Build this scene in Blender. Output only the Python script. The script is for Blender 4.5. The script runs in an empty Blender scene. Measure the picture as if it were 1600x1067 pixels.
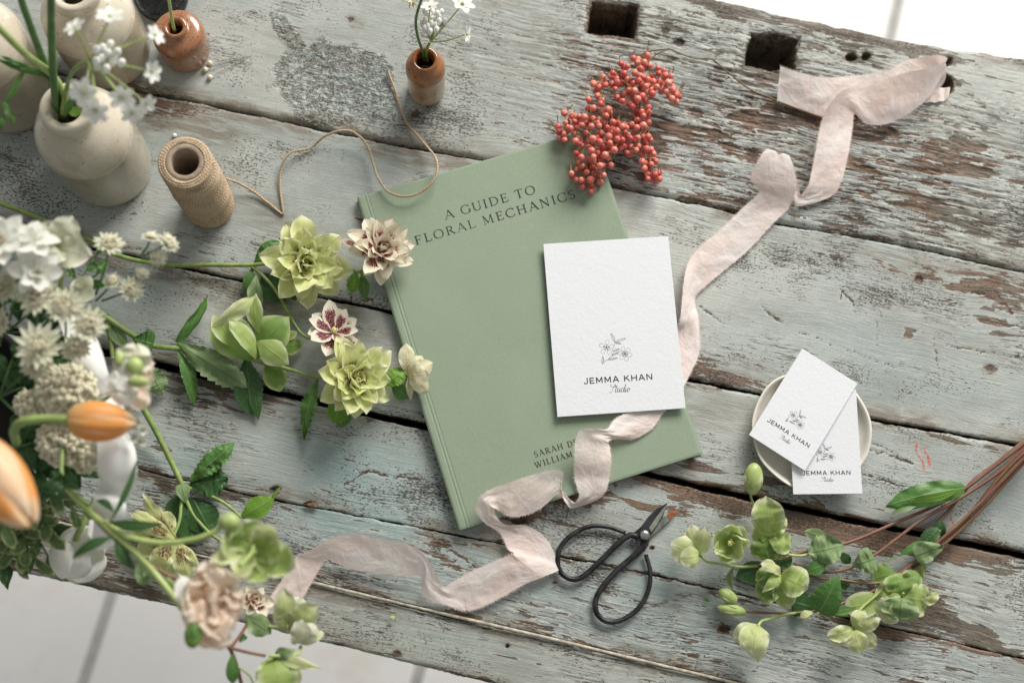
import bpy, math, random
import numpy as np
from mathutils import Vector, Matrix
SC = bpy.context.scene
rnd = random.Random(7)
RS = np.random.RandomState(11)

# ------------------------------------------------------------------ camera
FPX, DIST = 2222.0, 1.182
nd_ = np.array([-75., -467., -FPX]); nd_ /= np.linalg.norm(nd_)
zw = -nd_; xw = np.array([1., 0, 0]); xw = xw - xw.dot(zw) * zw; xw /= np.linalg.norm(xw); yw = np.cross(zw, xw)
RM = np.array([xw, yw, zw])                      # camera -> world
CAM = -(RM @ np.array([0, 0, -1.])) * DIST
cd = bpy.data.cameras.new('camera'); co = bpy.data.objects.new('camera', cd); SC.collection.objects.link(co)
m4 = Matrix([list(RM[i]) + [CAM[i]] for i in range(3)] + [[0, 0, 0, 1]])
co.matrix_world = m4
cd.sensor_width = 36; cd.lens = 50; cd.clip_start = .01; cd.clip_end = 50
cd.dof.use_dof = True; cd.dof.focus_distance = 1.165; cd.dof.aperture_fstop = 3.2
SC.camera = co

# ------------------------------------------------------------------ light
W = bpy.data.worlds.new("World"); SC.world = W; W.use_nodes = True
bg = W.node_tree.nodes['Background']; bg.inputs[1].default_value = .39
_t = W.node_tree; _g = _t.nodes.new('ShaderNodeTexCoord'); _d = _t.nodes.new('ShaderNodeVectorMath'); _d.operation = 'DOT_PRODUCT'; _d.inputs[1].default_value = (.80, .60, 0)
_t.links.new(_g.outputs['Generated'], _d.inputs[0]); _r = _t.nodes.new('ShaderNodeValToRGB'); _m = _t.nodes.new('ShaderNodeMath'); _m.operation = 'MULTIPLY_ADD'; _m.inputs[1].default_value = .5; _m.inputs[2].default_value = .5
_t.links.new(_d.outputs['Value'], _m.inputs[0]); _t.links.new(_m.outputs[0], _r.inputs[0]); _t.links.new(_r.outputs[0], bg.inputs[0])
_r.color_ramp.elements[0].color = (.62, .60, .56, 1); _r.color_ramp.elements[1].color = (1.28, 1.34, 1.38, 1)   # dim room on one side, bright windows on the other

def area(name, loc, target, sx, sy, power, col):
    l = bpy.data.lights.new(name, 'AREA'); l.shape = 'RECTANGLE'; l.size = sx; l.size_y = sy; l.energy = power; l.color = col
    o = bpy.data.objects.new(name, l); SC.collection.objects.link(o); o.location = loc
    d = Vector(target) - Vector(loc); o.rotation_euler = d.to_track_quat('-Z', 'Y').to_euler(); return o
area('window_light', (1.30, 2.65, 1.85), (.0, .0, 0), 2.0, 1.5, 202, (1.0, .96, .905))
VS = SC.view_settings; VS.view_transform = 'Standard'; VS.look = 'None'; VS.exposure = 0; VS.gamma = 1; VS.use_curve_mapping = False

# ------------------------------------------------------------------ helpers
def P(px, py, z=0.0):                            # a pixel of the photo and a height in mm -> a point of the place
    z = z / 1000.0
    d = RM @ np.array([px - 800, 533.5 - py, -FPX]); t = (z - CAM[2]) / d[2]
    return CAM + d * t
def mpp(z): return (CAM[2] - z / 1000.0) / FPX / .978 * .98
WL = {}
def empty(name, loc):
    o = bpy.data.objects.new(name, None); SC.collection.objects.link(o); o.location = Vector(loc); o.empty_display_size = .02
    WL[o.name] = np.array(loc, float); return o
def tag(o, label=None, cat=None, group=None, kind=None):
    if label: o['label'] = label
    if cat: o['category'] = cat
    if group: o['group'] = group
    if kind: o['kind'] = kind
    return o
def thing(name, label, cat, px, py, z=0, group=None):
    o = empty(name, P(px, py, z)); return tag(o, label, cat, group)
def mk(name, V, F, mat, parent=None, uv=None, smooth=True, attrs=None, label=None, loc=None):
    V = np.asarray(V, float)
    if parent is not None: org = WL[parent.name]
    else: org = np.array(loc, float) if loc is not None else np.zeros(3)
    me = bpy.data.meshes.new(name)
    me.from_pydata((V - org).tolist(), [], [list(map(int, f)) for f in F])
    if uv is not None:
        ul = me.uv_layers.new(name='UVMap'); li = np.empty(len(me.loops), dtype=np.int32); me.loops.foreach_get('vertex_index', li)
        ul.data.foreach_set('uv', np.asarray(uv, dtype=np.float32)[li].ravel())
    if attrs:
        for k, a in attrs.items():
            at = me.attributes.new(k, 'FLOAT', 'POINT'); at.data.foreach_set('value', np.asarray(a, dtype=np.float32))
    if smooth: me.polygons.foreach_set('use_smooth', [True] * len(me.polygons))
    me.materials.append(mat); me.update()
    o = bpy.data.objects.new(name, me); SC.collection.objects.link(o)
    if parent is not None: o.parent = parent
    else: o.location = Vector(org)
    WL[o.name] = org
    if label: o['label'] = label
    return o
class MB:
    def __init__(s): s.V = []; s.F = []; s.U = []
    def add(s, V, F, U=None):
        n = len(s.V); s.V.extend([tuple(v) for v in V]); s.F.extend([[i + n for i in f] for f in F])
        s.U.extend([tuple(u) for u in U] if U is not None else [(0, 0)] * len(V)); return s
    def build(s, name, mat, parent=None, **k): return mk(name, s.V, s.F, mat, parent, uv=s.U, **k)
def gridf(nu, nv, close=False):
    F = []
    for i in range(nu - 1):
        for j in range(nv - 1 if not close else nv):
            a = i * nv + j; b = i * nv + (j + 1) % nv; F.append([a, a + nv, b + nv, b])
    return F
def spline(pts, n):
    p = np.asarray(pts, float); m = len(p)
    if m == 2: return np.array([p[0] + (p[1] - p[0]) * t for t in np.linspace(0, 1, n)])
    d = np.linalg.norm(np.diff(p[:, :3], axis=0), axis=1); s = np.concatenate([[0], np.cumsum(d + 1e-9)])
    out = []
    tan = np.zeros_like(p)
    for i in range(m):
        a = max(i - 1, 0); b = min(i + 1, m - 1); tan[i] = (p[b] - p[a]) / (s[b] - s[a])
    for t in np.linspace(0, s[-1], n):
        i = min(max(int(np.searchsorted(s, t, 'right')) - 1, 0), m - 2); h = s[i + 1] - s[i]; q = (t - s[i]) / h
        out.append((2 * q**3 - 3 * q**2 + 1) * p[i] + (q**3 - 2 * q**2 + q) * h * tan[i] + (-2 * q**3 + 3 * q**2) * p[i + 1] + (q**3 - q**2) * h * tan[i + 1])
    return np.array(out)
def tube(path, r, ns=8, caps=True):              # path Nx3 metres; r scalar or per point
    p = np.asarray(path, float); n = len(p); r = np.broadcast_to(np.asarray(r, float), (n,))
    t = np.gradient(p, axis=0); t /= (np.linalg.norm(t, axis=1)[:, None] + 1e-12)
    ref = np.array([0, 0, 1.]) if abs(t[0][2]) < .9 else np.array([1., 0, 0])
    a = np.cross(t[0], ref); a /= np.linalg.norm(a); V = []; U = []; L = 0
    for i in range(n):
        a = a - t[i] * a.dot(t[i]); a /= (np.linalg.norm(a) + 1e-12); b = np.cross(t[i], a)
        if i: L += np.linalg.norm(p[i] - p[i - 1])
        for k in range(ns):
            c = 2 * math.pi * k / ns; V.append(p[i] + r[i] * (math.cos(c) * a + math.sin(c) * b)); U.append((L * 100, k / ns))
    F = gridf(n, ns, True)
    if caps: F.append(list(range(ns))[::-1]); F.append([(n - 1) * ns + k for k in range(ns)])
    return V, F, U
def ptube(pts, r0, r1=None, n=None, ns=8):       # pts in (px,py,zmm); radius mm
    w = [P(*q) for q in pts]; n = n or max(6, len(pts) * 6); s = spline(w, n)
    return tube(s, np.linspace(r0, r1 if r1 is not None else r0, n) / 1000., ns)
def lathe(prof, c, n=48, wob=0):                 # prof list of (r,z) mm ; c world base
    V = []; U = []
    for i, (r, z) in enumerate(prof):
        for k in range(n):
            a = 2 * math.pi * k / n; q = 1 + wob * (math.sin(3 * a + 1) + .6 * math.sin(5 * a + 2 + z * .1) + .4 * math.sin(9 * a))
            V.append((c[0] + r * q * math.cos(a) / 1000, c[1] + r * q * math.sin(a) / 1000, c[2] + z / 1000)); U.append((k / n, i / len(prof)))
    return V, gridf(len(prof), n, True), U
def smoothprof(pts, n=60): return [tuple(q) for q in spline(np.array(pts, float), n)]
def sphere(c, r, nu=8, nv=12, sc=(1, 1, 1), M=None):
    V = []; 
    for i in range(nu + 1):
        th = math.pi * i / nu
        for k in range(nv):
            a = 2 * math.pi * k / nv; v = np.array([math.sin(th) * math.cos(a) * sc[0], math.sin(th) * math.sin(a) * sc[1], math.cos(th) * sc[2]]) * r
            if M is not None: v = M @ v
            V.append(v + c)
    return V, gridf(nu + 1, nv, True), [(i / nu, k / nv) for i in range(nu + 1) for k in range(nv)]
def frame(z):
    z = np.array(z, float); z /= np.linalg.norm(z); r = np.array([0, 1., 0]) if abs(z[1]) < .9 else np.array([1., 0, 0])
    x = np.cross(r, z); x /= np.linalg.norm(x); return np.array([x, np.cross(z, x), z]).T
# value noise in numpy
_lat = RS.rand(256, 256)
def vn(x, y, sd=0):
    x = np.asarray(x) + sd * 17.3; y = np.asarray(y) + sd * 9.7
    xi = np.floor(x).astype(int); yi = np.floor(y).astype(int); fx = x - xi; fy = y - yi
    fx = fx * fx * (3 - 2 * fx); fy = fy * fy * (3 - 2 * fy); g = lambda a, b: _lat[a & 255, b & 255]
    return (g(xi, yi) * (1 - fx) + g(xi + 1, yi) * fx) * (1 - fy) + (g(xi, yi + 1) * (1 - fx) + g(xi + 1, yi + 1) * fx) * fy
def fbm(x, y, sd=0, o=4):
    s = 0; a = .5; t = 0
    for k in range(o): s = s + a * vn(x * 2**k, y * 2**k, sd + k * 3); t += a; a *= .5
    return s / t
def sst(a, b, x): t = np.clip((x - a) / (b - a), 0, 1); return t * t * (3 - 2 * t)

# ------------------------------------------------------------------ shader helpers
def newmat(name):
    m = bpy.data.materials.new(name); m.use_nodes = True; t = m.node_tree; t.nodes.clear()
    o = t.nodes.new('ShaderNodeOutputMaterial'); return m, t, o
def nd(t, ty, ins=None, **pr):
    n = t.nodes.new(ty)
    for k, v in pr.items(): setattr(n, k, v)
    for k, v in (ins or {}).items():
        if isinstance(v, bpy.types.NodeSocket): t.links.new(v, n.inputs[k])
        elif isinstance(v, (tuple, list)) and len(v) == 3 and n.inputs[k].type == 'RGBA': n.inputs[k].default_value = (*v, 1)
        else: n.inputs[k].default_value = v
    return n
def mth(t, op, a, b=0., c=0., clamp=False): return nd(t, 'ShaderNodeMath', {0: a, 1: b, 2: c}, operation=op, use_clamp=clamp).outputs[0]
def mix(t, f, a, b, bt='MIX'): return nd(t, 'ShaderNodeMix', {0: f, 6: a, 7: b}, data_type='RGBA', blend_type=bt).outputs[2]
def noise(t, v, sc=1., de=4., ro=.55, di=0.): return nd(t, 'ShaderNodeTexNoise', {'Vector': v, 'Scale': sc, 'Detail': de, 'Roughness': ro, 'Distortion': di}).outputs[0]
def mapr(t, v, a, b, c=0., d=1.): return nd(t, 'ShaderNodeMapRange', {0: v, 1: a, 2: b, 3: c, 4: d}, interpolation_type='SMOOTHSTEP').outputs[0]
def vscale(t, v, s): return nd(t, 'ShaderNodeVectorMath', {0: v, 1: s}, operation='MULTIPLY').outputs[0]
def vadd(t, v, s): return nd(t, 'ShaderNodeVectorMath', {0: v, 1: s}, operation='ADD').outputs[0]
def bump(t, h, st, di): return nd(t, 'ShaderNodeBump', {'Height': h, 'Strength': st, 'Distance': di}).outputs[0]
def attr(t, n): return nd(t, 'ShaderNodeAttribute', attribute_name=n, attribute_type='GEOMETRY').outputs['Fac']
def pbsdf(t, o, col, ro=.5, nrm=None, spec=.5, **k):
    d = {'Base Color': col, 'Roughness': ro, 'Specular IOR Level': spec}
    if nrm is not None: d['Normal'] = nrm
    d.update(k); n = nd(t, 'ShaderNodeBsdfPrincipled', d)
    if o is not None: t.links.new(n.outputs[0], o.inputs[0])
    return n
def simple(name, col, ro=.6, var=.15, sc=60, bmp=0., spec=.4, **k):
    m, t, o = newmat(name); tc = nd(t, 'ShaderNodeTexCoord').outputs['Object']
    n = noise(t, tc, sc, 4)
    c = mix(t, mapr(t, n, .3, .7), tuple(x * (1 - var) for x in col), tuple(min(1, x * (1 + var)) for x in col))
    nr = bump(t, n, 1., bmp) if bmp else None
    pbsdf(t, o, c, ro, nr, spec, **k); return m
def leafy(name, base, edge, vein, spot=None, samt=0., zone=(.1, .65), transl=.35, ro=.5, heart=None, streak=0.):
    isleaf = 'leaf' in name
    """petal / leaf: u along the blade, v across (0..1)"""
    m, t, o = newmat(name); uv = nd(t, 'ShaderNodeUVMap').outputs[0]
    sp = nd(t, 'ShaderNodeSeparateXYZ', {0: uv}); u, v = sp.outputs[0], sp.outputs[1]
    av = mth(t, 'ABSOLUTE', mth(t, 'MULTIPLY_ADD', v, 2., -1.))
    oi = nd(t, 'ShaderNodeObjectInfo').outputs['Random']; off = nd(t, 'ShaderNodeCombineXYZ', {0: mth(t, 'MULTIPLY', oi, 31.), 1: mth(t, 'MULTIPLY', oi, 17.)}).outputs[0]
    st = noise(t, vadd(t, vscale(t, uv, (3., 26., 1.)), off), 1., 3, .6, .3)
    bl = noise(t, vadd(t, vscale(t, uv, (3., 4., 1.)), off), 1., 3)
    c = mix(t, mapr(t, mth(t, 'MAXIMUM', mth(t, 'MULTIPLY', av, mapr(t, u, 0., .5, .5, 1.)), mapr(t, u, .55, 1.)), .55, 1.), base, edge)
    if heart: c = mix(t, mapr(t, u, .38, .0), c, heart)
    c = mix(t, mapr(t, st, .52, .72, 0., .55), c, vein)
    c = mix(t, mapr(t, bl, .35, .75, 0., .22), c, tuple(x * .7 for x in base))
    if isleaf:
        wv = mth(t, 'SINE', mth(t, 'MULTIPLY', mth(t, 'SUBTRACT', u, mth(t, 'MULTIPLY', av, .16)), 50.)); vm = mth(t, 'MAXIMUM', mapr(t, wv, .86, 1., 0., .5), mapr(t, av, .09, .02))
        c = mix(t, mth(t, 'MULTIPLY', vm, .7), c, vein); st = mth(t, 'SUBTRACT', mth(t, 'MULTIPLY', st, .5), mth(t, 'MULTIPLY', vm, .45))
    if spot:
        zn = mth(t, 'MULTIPLY', mapr(t, u, zone[0] - .08, zone[0] + .06), mapr(t, u, zone[1] + .12, zone[1] - .12))
        zn = mth(t, 'MULTIPLY', zn, mapr(t, av, .85, .45))
        sn = noise(t, vadd(t, vscale(t, uv, (11., 30., 1.)), off), 1., 2, .6)
        ms = mapr(t, mth(t, 'ADD', sn, mth(t, 'MULTIPLY', zn, samt)), .66, .70)
        ms = mth(t, 'MULTIPLY', ms, mapr(t, zn, .02, .25))
        c = mix(t, ms, c, spot)
    hb = mth(t, 'ADD', mth(t, 'MULTIPLY', st, .6), mapr(t, av, 0., .12, -.4, 0.))
    nr = bump(t, hb, .55, .0008)
    p = pbsdf(t, None, c, ro, nr, .35)
    tr = nd(t, 'ShaderNodeBsdfTranslucent', {'Color': c, 'Normal': nr}).outputs[0]
    mx = nd(t, 'ShaderNodeMixShader', {0: transl, 1: p.outputs[0], 2: tr}).outputs[0]
    t.links.new(mx, o.inputs[0]); return m

# ------------------------------------------------------------------ painted wood
def wood_mat(name, paintA, paintB, woodA, woodB, bias=0., graing=1.):
    m, t, o = newmat(name)
    tc = nd(t, 'ShaderNodeTexCoord').outputs['Object']; oi = nd(t, 'ShaderNodeObjectInfo').outputs['Random']
    of = mth(t, 'MULTIPLY', oi, 7.3); tc = vadd(t, tc, nd(t, 'ShaderNodeCombineXYZ', {0: of, 1: of, 2: 0.}).outputs[0])
    warp = noise(t, vscale(t, tc, (9., 9., 9.)), 1., 2); 
    tw = vadd(t, tc, nd(t, 'ShaderNodeCombineXYZ', {0: 0., 1: mth(t, 'MULTIPLY_ADD', warp, .02, -.01), 2: 0.}).outputs[0])
    wear = attr(t, 'wear'); dirt_shade = attr(t, 'dirt_shade'); tint = attr(t, 'tint'); red = attr(t, 'red'); rough = attr(t, 'rough'); wrk = attr(t, 'wrink')
    grain = noise(t, vscale(t, tw, (14., 420., 60.)), 1., 5, .65)
    fgrain = noise(t, vscale(t, tw, (60., 1500., 60.)), 1., 3, .6)
    nA = noise(t, vscale(t, tw, (38., 150., 60.)), 1., 6, .62, .4)
    nB = noise(t, vscale(t, tw, (400., 700., 60.)), 1., 4, .7, .3)
    nC = noise(t, vscale(t, tc, (16., 26., 20.)), 1., 4, .6)
    nD = noise(t, vscale(t, tc, (5., 9., 9.)), 1., 4, .6)
    # paint
    pc = mix(t, mapr(t, nC, .34, .68), paintA, paintB)
    pc = mix(t, mth(t, 'MULTIPLY', tint, .75), pc, (.22, .345, .35))
    pc = mix(t, mapr(t, nD, .48, .68, 0., .55), pc, (.56, .56, .51)); pc = mix(t, mapr(t, noise(t, vscale(t, tc, (11., 34., 9.)), 1., 5, .7), .52, .70, 0., .45), pc, (.27, .25, .205))
    pc = mix(t, mapr(t, fgrain, .40, .62, .28, 0.), pc, (.20, .22, .20))
    pc = mix(t, mapr(t, nB, .35, .60, .22, 0.), pc, (.16, .17, .155))
    dm = mth(t, 'MULTIPLY', dirt_shade, mapr(t, nA, .34, .58, .2, 1.25), clamp=True)
    pc = mix(t, mth(t, 'MULTIPLY', dm, .8), pc, (.17, .135, .095))
    # wood below
    wc = mix(t, mapr(t, grain, .35, .65), woodA, woodB)
    wc = mix(t, mapr(t, nD, .42, .62), wc, (.155, .135, .105))
    wc = mix(t, mapr(t, fgrain, .52, .36, 0., .65), wc, (.028, .020, .014))
    # flaked area
    val = mth(t, 'ADD', mth(t, 'MULTIPLY', nA, .62), mth(t, 'MULTIPLY', grain, .38 * graing))
    thr = mth(t, 'MULTIPLY_ADD', wear, -.42, .695 - bias)
    thr = mth(t, 'ADD', thr, mapr(t, nC, .2, .8, .045, -.045))
    dlt = mth(t, 'SUBTRACT', val, thr)
    mk_ = mapr(t, dlt, -.004, .016)
    # fine dark specks, dense in patches
    sp = mth(t, 'ADD', nB, mth(t, 'ADD', mapr(t, nC, .3, .75, -.05, .07), mth(t, 'MULTIPLY', wear, .12)))
    nE = noise(t, vscale(t, tc, (7., 15., 9.)), 1., 5, .65)
    nB2 = noise(t, vscale(t, tw, (85., 900., 60.)), 1., 3, .6, .2); sp = mth(t, 'ADD', sp, mth(t, 'MULTIPLY', mth(t, 'SUBTRACT', nB2, nB), mth(t, 'MULTIPLY_ADD', rough, .7, .15, clamp=True)))
    sp = mth(t, 'ADD', sp, mapr(t, nE, .30, .70, -.09, .06)); sm = mapr(t, sp, .612, .645)
    # thin cracks with the grain
    ck = noise(t, vscale(t, tw, (16., 360., 30.)), 1., 3, .6)
    ckm = mth(t, 'MULTIPLY', mapr(t, mth(t, 'ABSOLUTE', mth(t, 'SUBTRACT', ck, .5)), .014, .004), mapr(t, mth(t, 'ADD', nC, mth(t, 'MULTIPLY', rough, .27)), .56, .66))
    edge_l = mth(t, 'MULTIPLY', mapr(t, dlt, -.07, -.006), mth(t, 'MULTIPLY_ADD', rough, .35, .25))
    pc = mix(t, edge_l, pc, (.60, .61, .56))
    col = mix(t, mk_, pc, wc)
    col = mix(t, mth(t, 'MULTIPLY', sm, .85), col, (.065, .053, .040))
    col = mix(t, mth(t, 'MULTIPLY', ckm, .9), col, (.02, .016, .012))
    col = mix(t, mth(t, 'MULTIPLY', mapr(t, mth(t, 'ADD', red, mth(t, 'MULTIPLY', nB, .7)), .78, .86), .9), col, (.55, .055, .03))
    h = mth(t, 'ADD', mth(t, 'MULTIPLY', mth(t, 'SUBTRACT', 1., mk_), .55), mth(t, 'MULTIPLY', fgrain, .38))
    h = mth(t, 'ADD', h, mth(t, 'MULTIPLY', grain, mth(t, 'MULTIPLY_ADD', rough, 1.2, .25)))
    h = mth(t, 'SUBTRACT', h, mth(t, 'ADD', mth(t, 'MULTIPLY', ckm, 1.2), mth(t, 'MULTIPLY', sm, .5)))
    wn = noise(t, vadd(t, vscale(t, tc, (150., 300., 60.)), nd(t, 'ShaderNodeCombineXYZ', {0: mth(t, 'MULTIPLY', noise(t, tc, 150., 2), 3.), 1: 0., 2: 0.}).outputs[0]), 1., 1, .4, 1.1)
    rg_ = mapr(t, mth(t, 'ABSOLUTE', mth(t, 'SUBTRACT', wn, .5)), .0, .10); wk = mth(t, 'MULTIPLY', wrk, mth(t, 'SUBTRACT', 1., rg_))
    col = mix(t, mth(t, 'MULTIPLY', mapr(t, wk, .5, .95), .34), col, (.10, .12, .105))  # shade of the wrinkle valleys painted into the colour
    h = mth(t, 'SUBTRACT', h, mth(t, 'MULTIPLY', wk, 2.2))
    nr = bump(t, h, .9, .0011)
    rg = mix(t, mk_, (.50, .50, .50), (.85, .85, .85))
    pbsdf(t, o, col, mapr(t, nC, .3, .7, .40, .62), nr, .40); return m
M_wood = wood_mat('painted_wood', (.345, .385, .365), (.485, .515, .485), (.235, .135, .078), (.14, .098, .068))
M_rail = wood_mat('painted_rail_wood', (.33, .36, .325), (.42, .44, .395), (.15, .10, .062), (.10, .072, .05), bias=.03)
M_strip = simple('worn_bead_wood', (.42, .38, .30), .7, .35, 180, .0005)

# ------------------------------------------------------------------ floor
m, t, o = newmat('pale_floor_tile'); tc = nd(t, 'ShaderNodeTexCoord').outputs['Object']
n1 = noise(t, tc, 3., 5, .6); n2 = noise(t, tc, 26., 5, .7)
c = mix(t, mapr(t, n1, .3, .7), (.66, .655, .64), (.73, .725, .71)); c = mix(t, mapr(t, n2, .54, .72, 0., .35), c, (.56, .52, .45)); n5 = noise(t, tc, 9., 6, .7); c = mix(t, mapr(t, n5, .58, .72, 0., .4), c, (.60, .54, .45))
pbsdf(t, o, c, .45, bump(t, n2, .3, .002)); M_floor = m
M_grout = simple('grout', (.36, .36, .34), .9, .1)
FZ = -.75; fa = math.radians(75); fu = np.array([math.cos(fa), math.sin(fa), 0]); fv = np.array([math.sin(fa), -math.cos(fa), 0])
fl = MB(); Vv = []
jo = [-.436 + .4155 * k for k in range(-8, 11)]
for a, b in zip(jo[:-1], jo[1:]):
    a += .007; b -= .007
    prof = [(a, -.004), (a, -.001), (a + .002, 0), (b - .002, 0), (b, -.001), (b, -.004)]
    V = []
    for s in (-4., 4.):
        for (q, z) in prof: V.append(fv * q + fu * s + np.array([0, 0, FZ + z]))
    fl.add(V, gridf(2, 6))
for f in fl.F: f.reverse()
floor = fl.build('floor', M_floor, smooth=False); tag(floor, kind='structure')
floor['label'] = 'pale stone floor far below the table'
q = 4.2; gro = mk('floor_grout', [(-q, -q, FZ - .004), (q, -q, FZ - .004), (q, q, FZ - .004), (-q, q, FZ - .004)], [[0, 1, 2, 3]], M_grout); tag(gro, kind='structure')

# ------------------------------------------------------------------ table
TA = math.radians(-12.04); TU = np.array([math.cos(TA), math.sin(TA)]); TV = np.array([-math.sin(TA), math.cos(TA)])
tc0 = P(800, 533); table = empty('table', (tc0[0], tc0[1], 0))
tag(table, 'weathered wooden table with chipped pale blue-grey paint under all the things', 'table')
def curve(pts):
    w = np.array([P(*q)[:2] for q in pts]) - tc0[:2]; s = w @ TU; t_ = w @ TV; return s, t_
def ev(cv, s): return np.interp(s, cv[0], cv[1])
C_top = curve([(700, -95), (1000, -28), (1130, 0), (1250, 28), (1400, 60), (1480, 76), (1600, 90), (1800, 120)])
G1 = [(-400, 15), (0, 96), (150, 128), (240, 147), (400, 179), (500, 202), (600, 222), (750, 249), (870, 272), (960, 292), (1100, 320), (1200, 346), (1400, 380), (1600, 424), (1900, 488)]
G2 = [(-400, 265), (0, 352), (139, 386), (397, 443), (600, 484), (850, 540), (1070, 592), (1180, 614), (1350, 652), (1600, 697), (1900, 760)]
G3 = [(-400, 425), (0, 512), (240, 568), (375, 600), (663, 665), (1000, 737), (1080, 757), (1160, 774), (1300, 806), (1500, 846), (1600, 868), (1900, 930)]
G4 = [(-400, 600), (0, 682), (400, 775), (700, 832), (873, 868), (1000, 894), (1124, 921), (1375, 976), (1600, 1029), (1900, 1100)]
G5 = [(-400, 700), (0, 795), (250, 853), (485, 909), (700, 960), (880, 1002), (1100, 1055), (1400, 1125), (1900, 1240)]
C_bot = curve([(-400, 785), (0, 886), (170, 924), (280, 948), (489, 999), (605, 1027), (760, 1066), (1000, 1125), (1600, 1270), (1900, 1340)])
def gapc(pts, g): c = curve(pts); return (c[0], c[1] - g / 2000.), (c[0], c[1] + g / 2000.)   # lower board's top edge, upper board's lower edge
def gauss(px, py, bl):
    s = 0
    for (cx, cy, rx, ry, a) in bl:
        an = math.radians(12); dx = px - cx; dy = py - cy; x = dx * math.cos(an) + dy * math.sin(an); y = -dx * math.sin(an) + dy * math.cos(an)
        s = s + a * np.exp(-(x / rx)**2 - (y / ry)**2)
    return s
WEAR = [(1480, 245, 70, 26, .4), (1440, 325, 90, 20, .35), (1250, 175, 55, 20, .5), (1320, 50, 90, 9, .55), (1130, 10, 70, 12, .5), (1420, 75, 80, 10, .55), (1400, 40, 300, 14, .15), (1210, 112, 55, 12, .4), (960, 52, 50, 8, .45),
        (250, 168, 60, 14, .5), (200, 140, 60, 12, .3), (640, 238, 60, 16, .12), (1100, 768, 90, 20, .62), (1300, 822, 110, 22, .62), (1480, 862, 130, 20, .55), (1240, 800, 70, 22, .4), (1440, 940, 50, 26, .5), (1380, 985, 70, 14, .45), (1500, 985, 70, 22, .4), (1540, 1010, 60, 20, .3),
        (900, 770, 80, 20, .45), (820, 800, 60, 16, .4), (1060, 800, 60, 12, .35), (700, 870, 80, 20, .12), (360, 600, 180, 14, .3), (320, 620, 120, 20, .2), (520, 500, 90, 18, .25), (300, 410, 110, 18, .22), (170, 420, 60, 20, .2), (560, 470, 60, 12, .3),
        (240, 745, 60, 18, .35), (250, 700, 60, 10, .2), (350, 770, 60, 16, .2), (1390, 420, 150, 16, .28), (1540, 440, 80, 22, .42), (1560, 500, 60, 40, .3), (1120, 420, 60, 40, .12), (1420, 525, 12, 22, .45), (1180, 600, 100, 12, .38), (1080, 570, 60, 20, .3), (1500, 690, 200, 10, .2),
        (1180, 745, 200, 12, .35), (1540, 850, 90, 14, .3), (100, 900, 300, 10, .4), (860, 200, 120, 40, .12), (1040, 240, 60, 60, .22), (990, 20, 60, 20, .25), (720, 960, 50, 8, .25), (1000, 740, 60, 8, .3), (180, 890, 200, 20, .22)]
DIRT = [(650, 240, 110, 30, .7), (330, 205, 50, 18, .5), (300, 190, 140, 12, .4), (470, 250, 40, 20, .3), (1430, 420, 170, 22, .75), (1080, 640, 120, 30, .5), (1150, 580, 90, 26, .55), (560, 40, 10, 12, .7), (330, 620, 260, 26, .65), (500, 500, 200, 30, .6), (240, 420, 200, 26, .5), (200, 180, 160, 24, .6),
        (1000, 745, 500, 12, .4), (640, 190, 14, 8, .6), (860, 800, 110, 34, .6), (740, 230, 60, 26, .3), (330, 330, 200, 60, .2), (1120, 110, 200, 60, .22), (1350, 200, 260, 60, .22), (760, 90, 130, 80, .28), (430, 900, 90, 40, .3), (100, 870, 250, 45, .85), (600, 930, 160, 14, .35), (420, 330, 30, 26, .5), (870, 60, 60, 60, .25)]
TINT = [(330, 700, 240, 110, .75), (560, 760, 220, 90, .55), (280, 440, 170, 50, .4), (620, 860, 260, 60, .35), (700, 250, 80, 20, .25), (560, 240, 200, 20, .3), (1110, 980, 160, 60, .35), (1400, 600, 160, 60, .25), (480, 100, 90, 60, .3), (1160, 100, 120, 40, .25), (280, 250, 70, 60, .45), (1080, 60, 60, 30, .35), (1060, 905, 200, 40, .3)]
ROUGH = [(1300, 240, 400, 130, 1.), (1100, 120, 260, 70, .8), (860, 960, 800, 70, .6), (300, 720, 200, 120, .35), (1400, 950, 260, 80, .5), (1500, 520, 160, 80, .3), (1000, 700, 120, 30, .4)]
HOLES = [[(926, 4), (994, 12), (988, 56), (921, 47)], [(1176, 54), (1245, 62), (1238, 110), (1168, 98)]]
RED = [[(1432, 692), (1432, 708), (1440, 720), (1444, 732)], [(1444, 700), (1450, 714), (1453, 726)], [(1486, 806), (1490, 818), (1498, 830)], [(1474, 785), (1480, 790)]]
def segd(px, py, a, b):
    ax, ay = a; bx, by = b; L = (bx - ax)**2 + (by - ay)**2; t_ = np.clip(((px - ax) * (bx - ax) + (py - ay) * (by - ay)) / L, 0, 1)
    return np.hypot(px - ax - t_ * (bx - ax), py - ay - t_ * (by - ay))
KN = [(428, 765, 9, 3.0), (1132, 981, 10, 2.0), (793, 1009, 4, 3.5), (1019, 856, 4, 2.0), (1438, 945, 22, 1.0), (1330, 90, 9, 7), (1353, 88, 8, 6), (1480, 97, 10, 5), (690, 40, 6, .8), (650, 178, 8, .5), (620, 1020, 5, .6), (1436, 436, 7, 1.4), (548, 30, 6, .6), (1175, 240, 7, 1), (873, 770, 14, 1.6), (812, 808, 16, 2.2), (780, 845, 5, 1), (1062, 66, 9, 2), (1040, 48, 8, 1.5), (1547, 575, 8, .8)]
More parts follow.
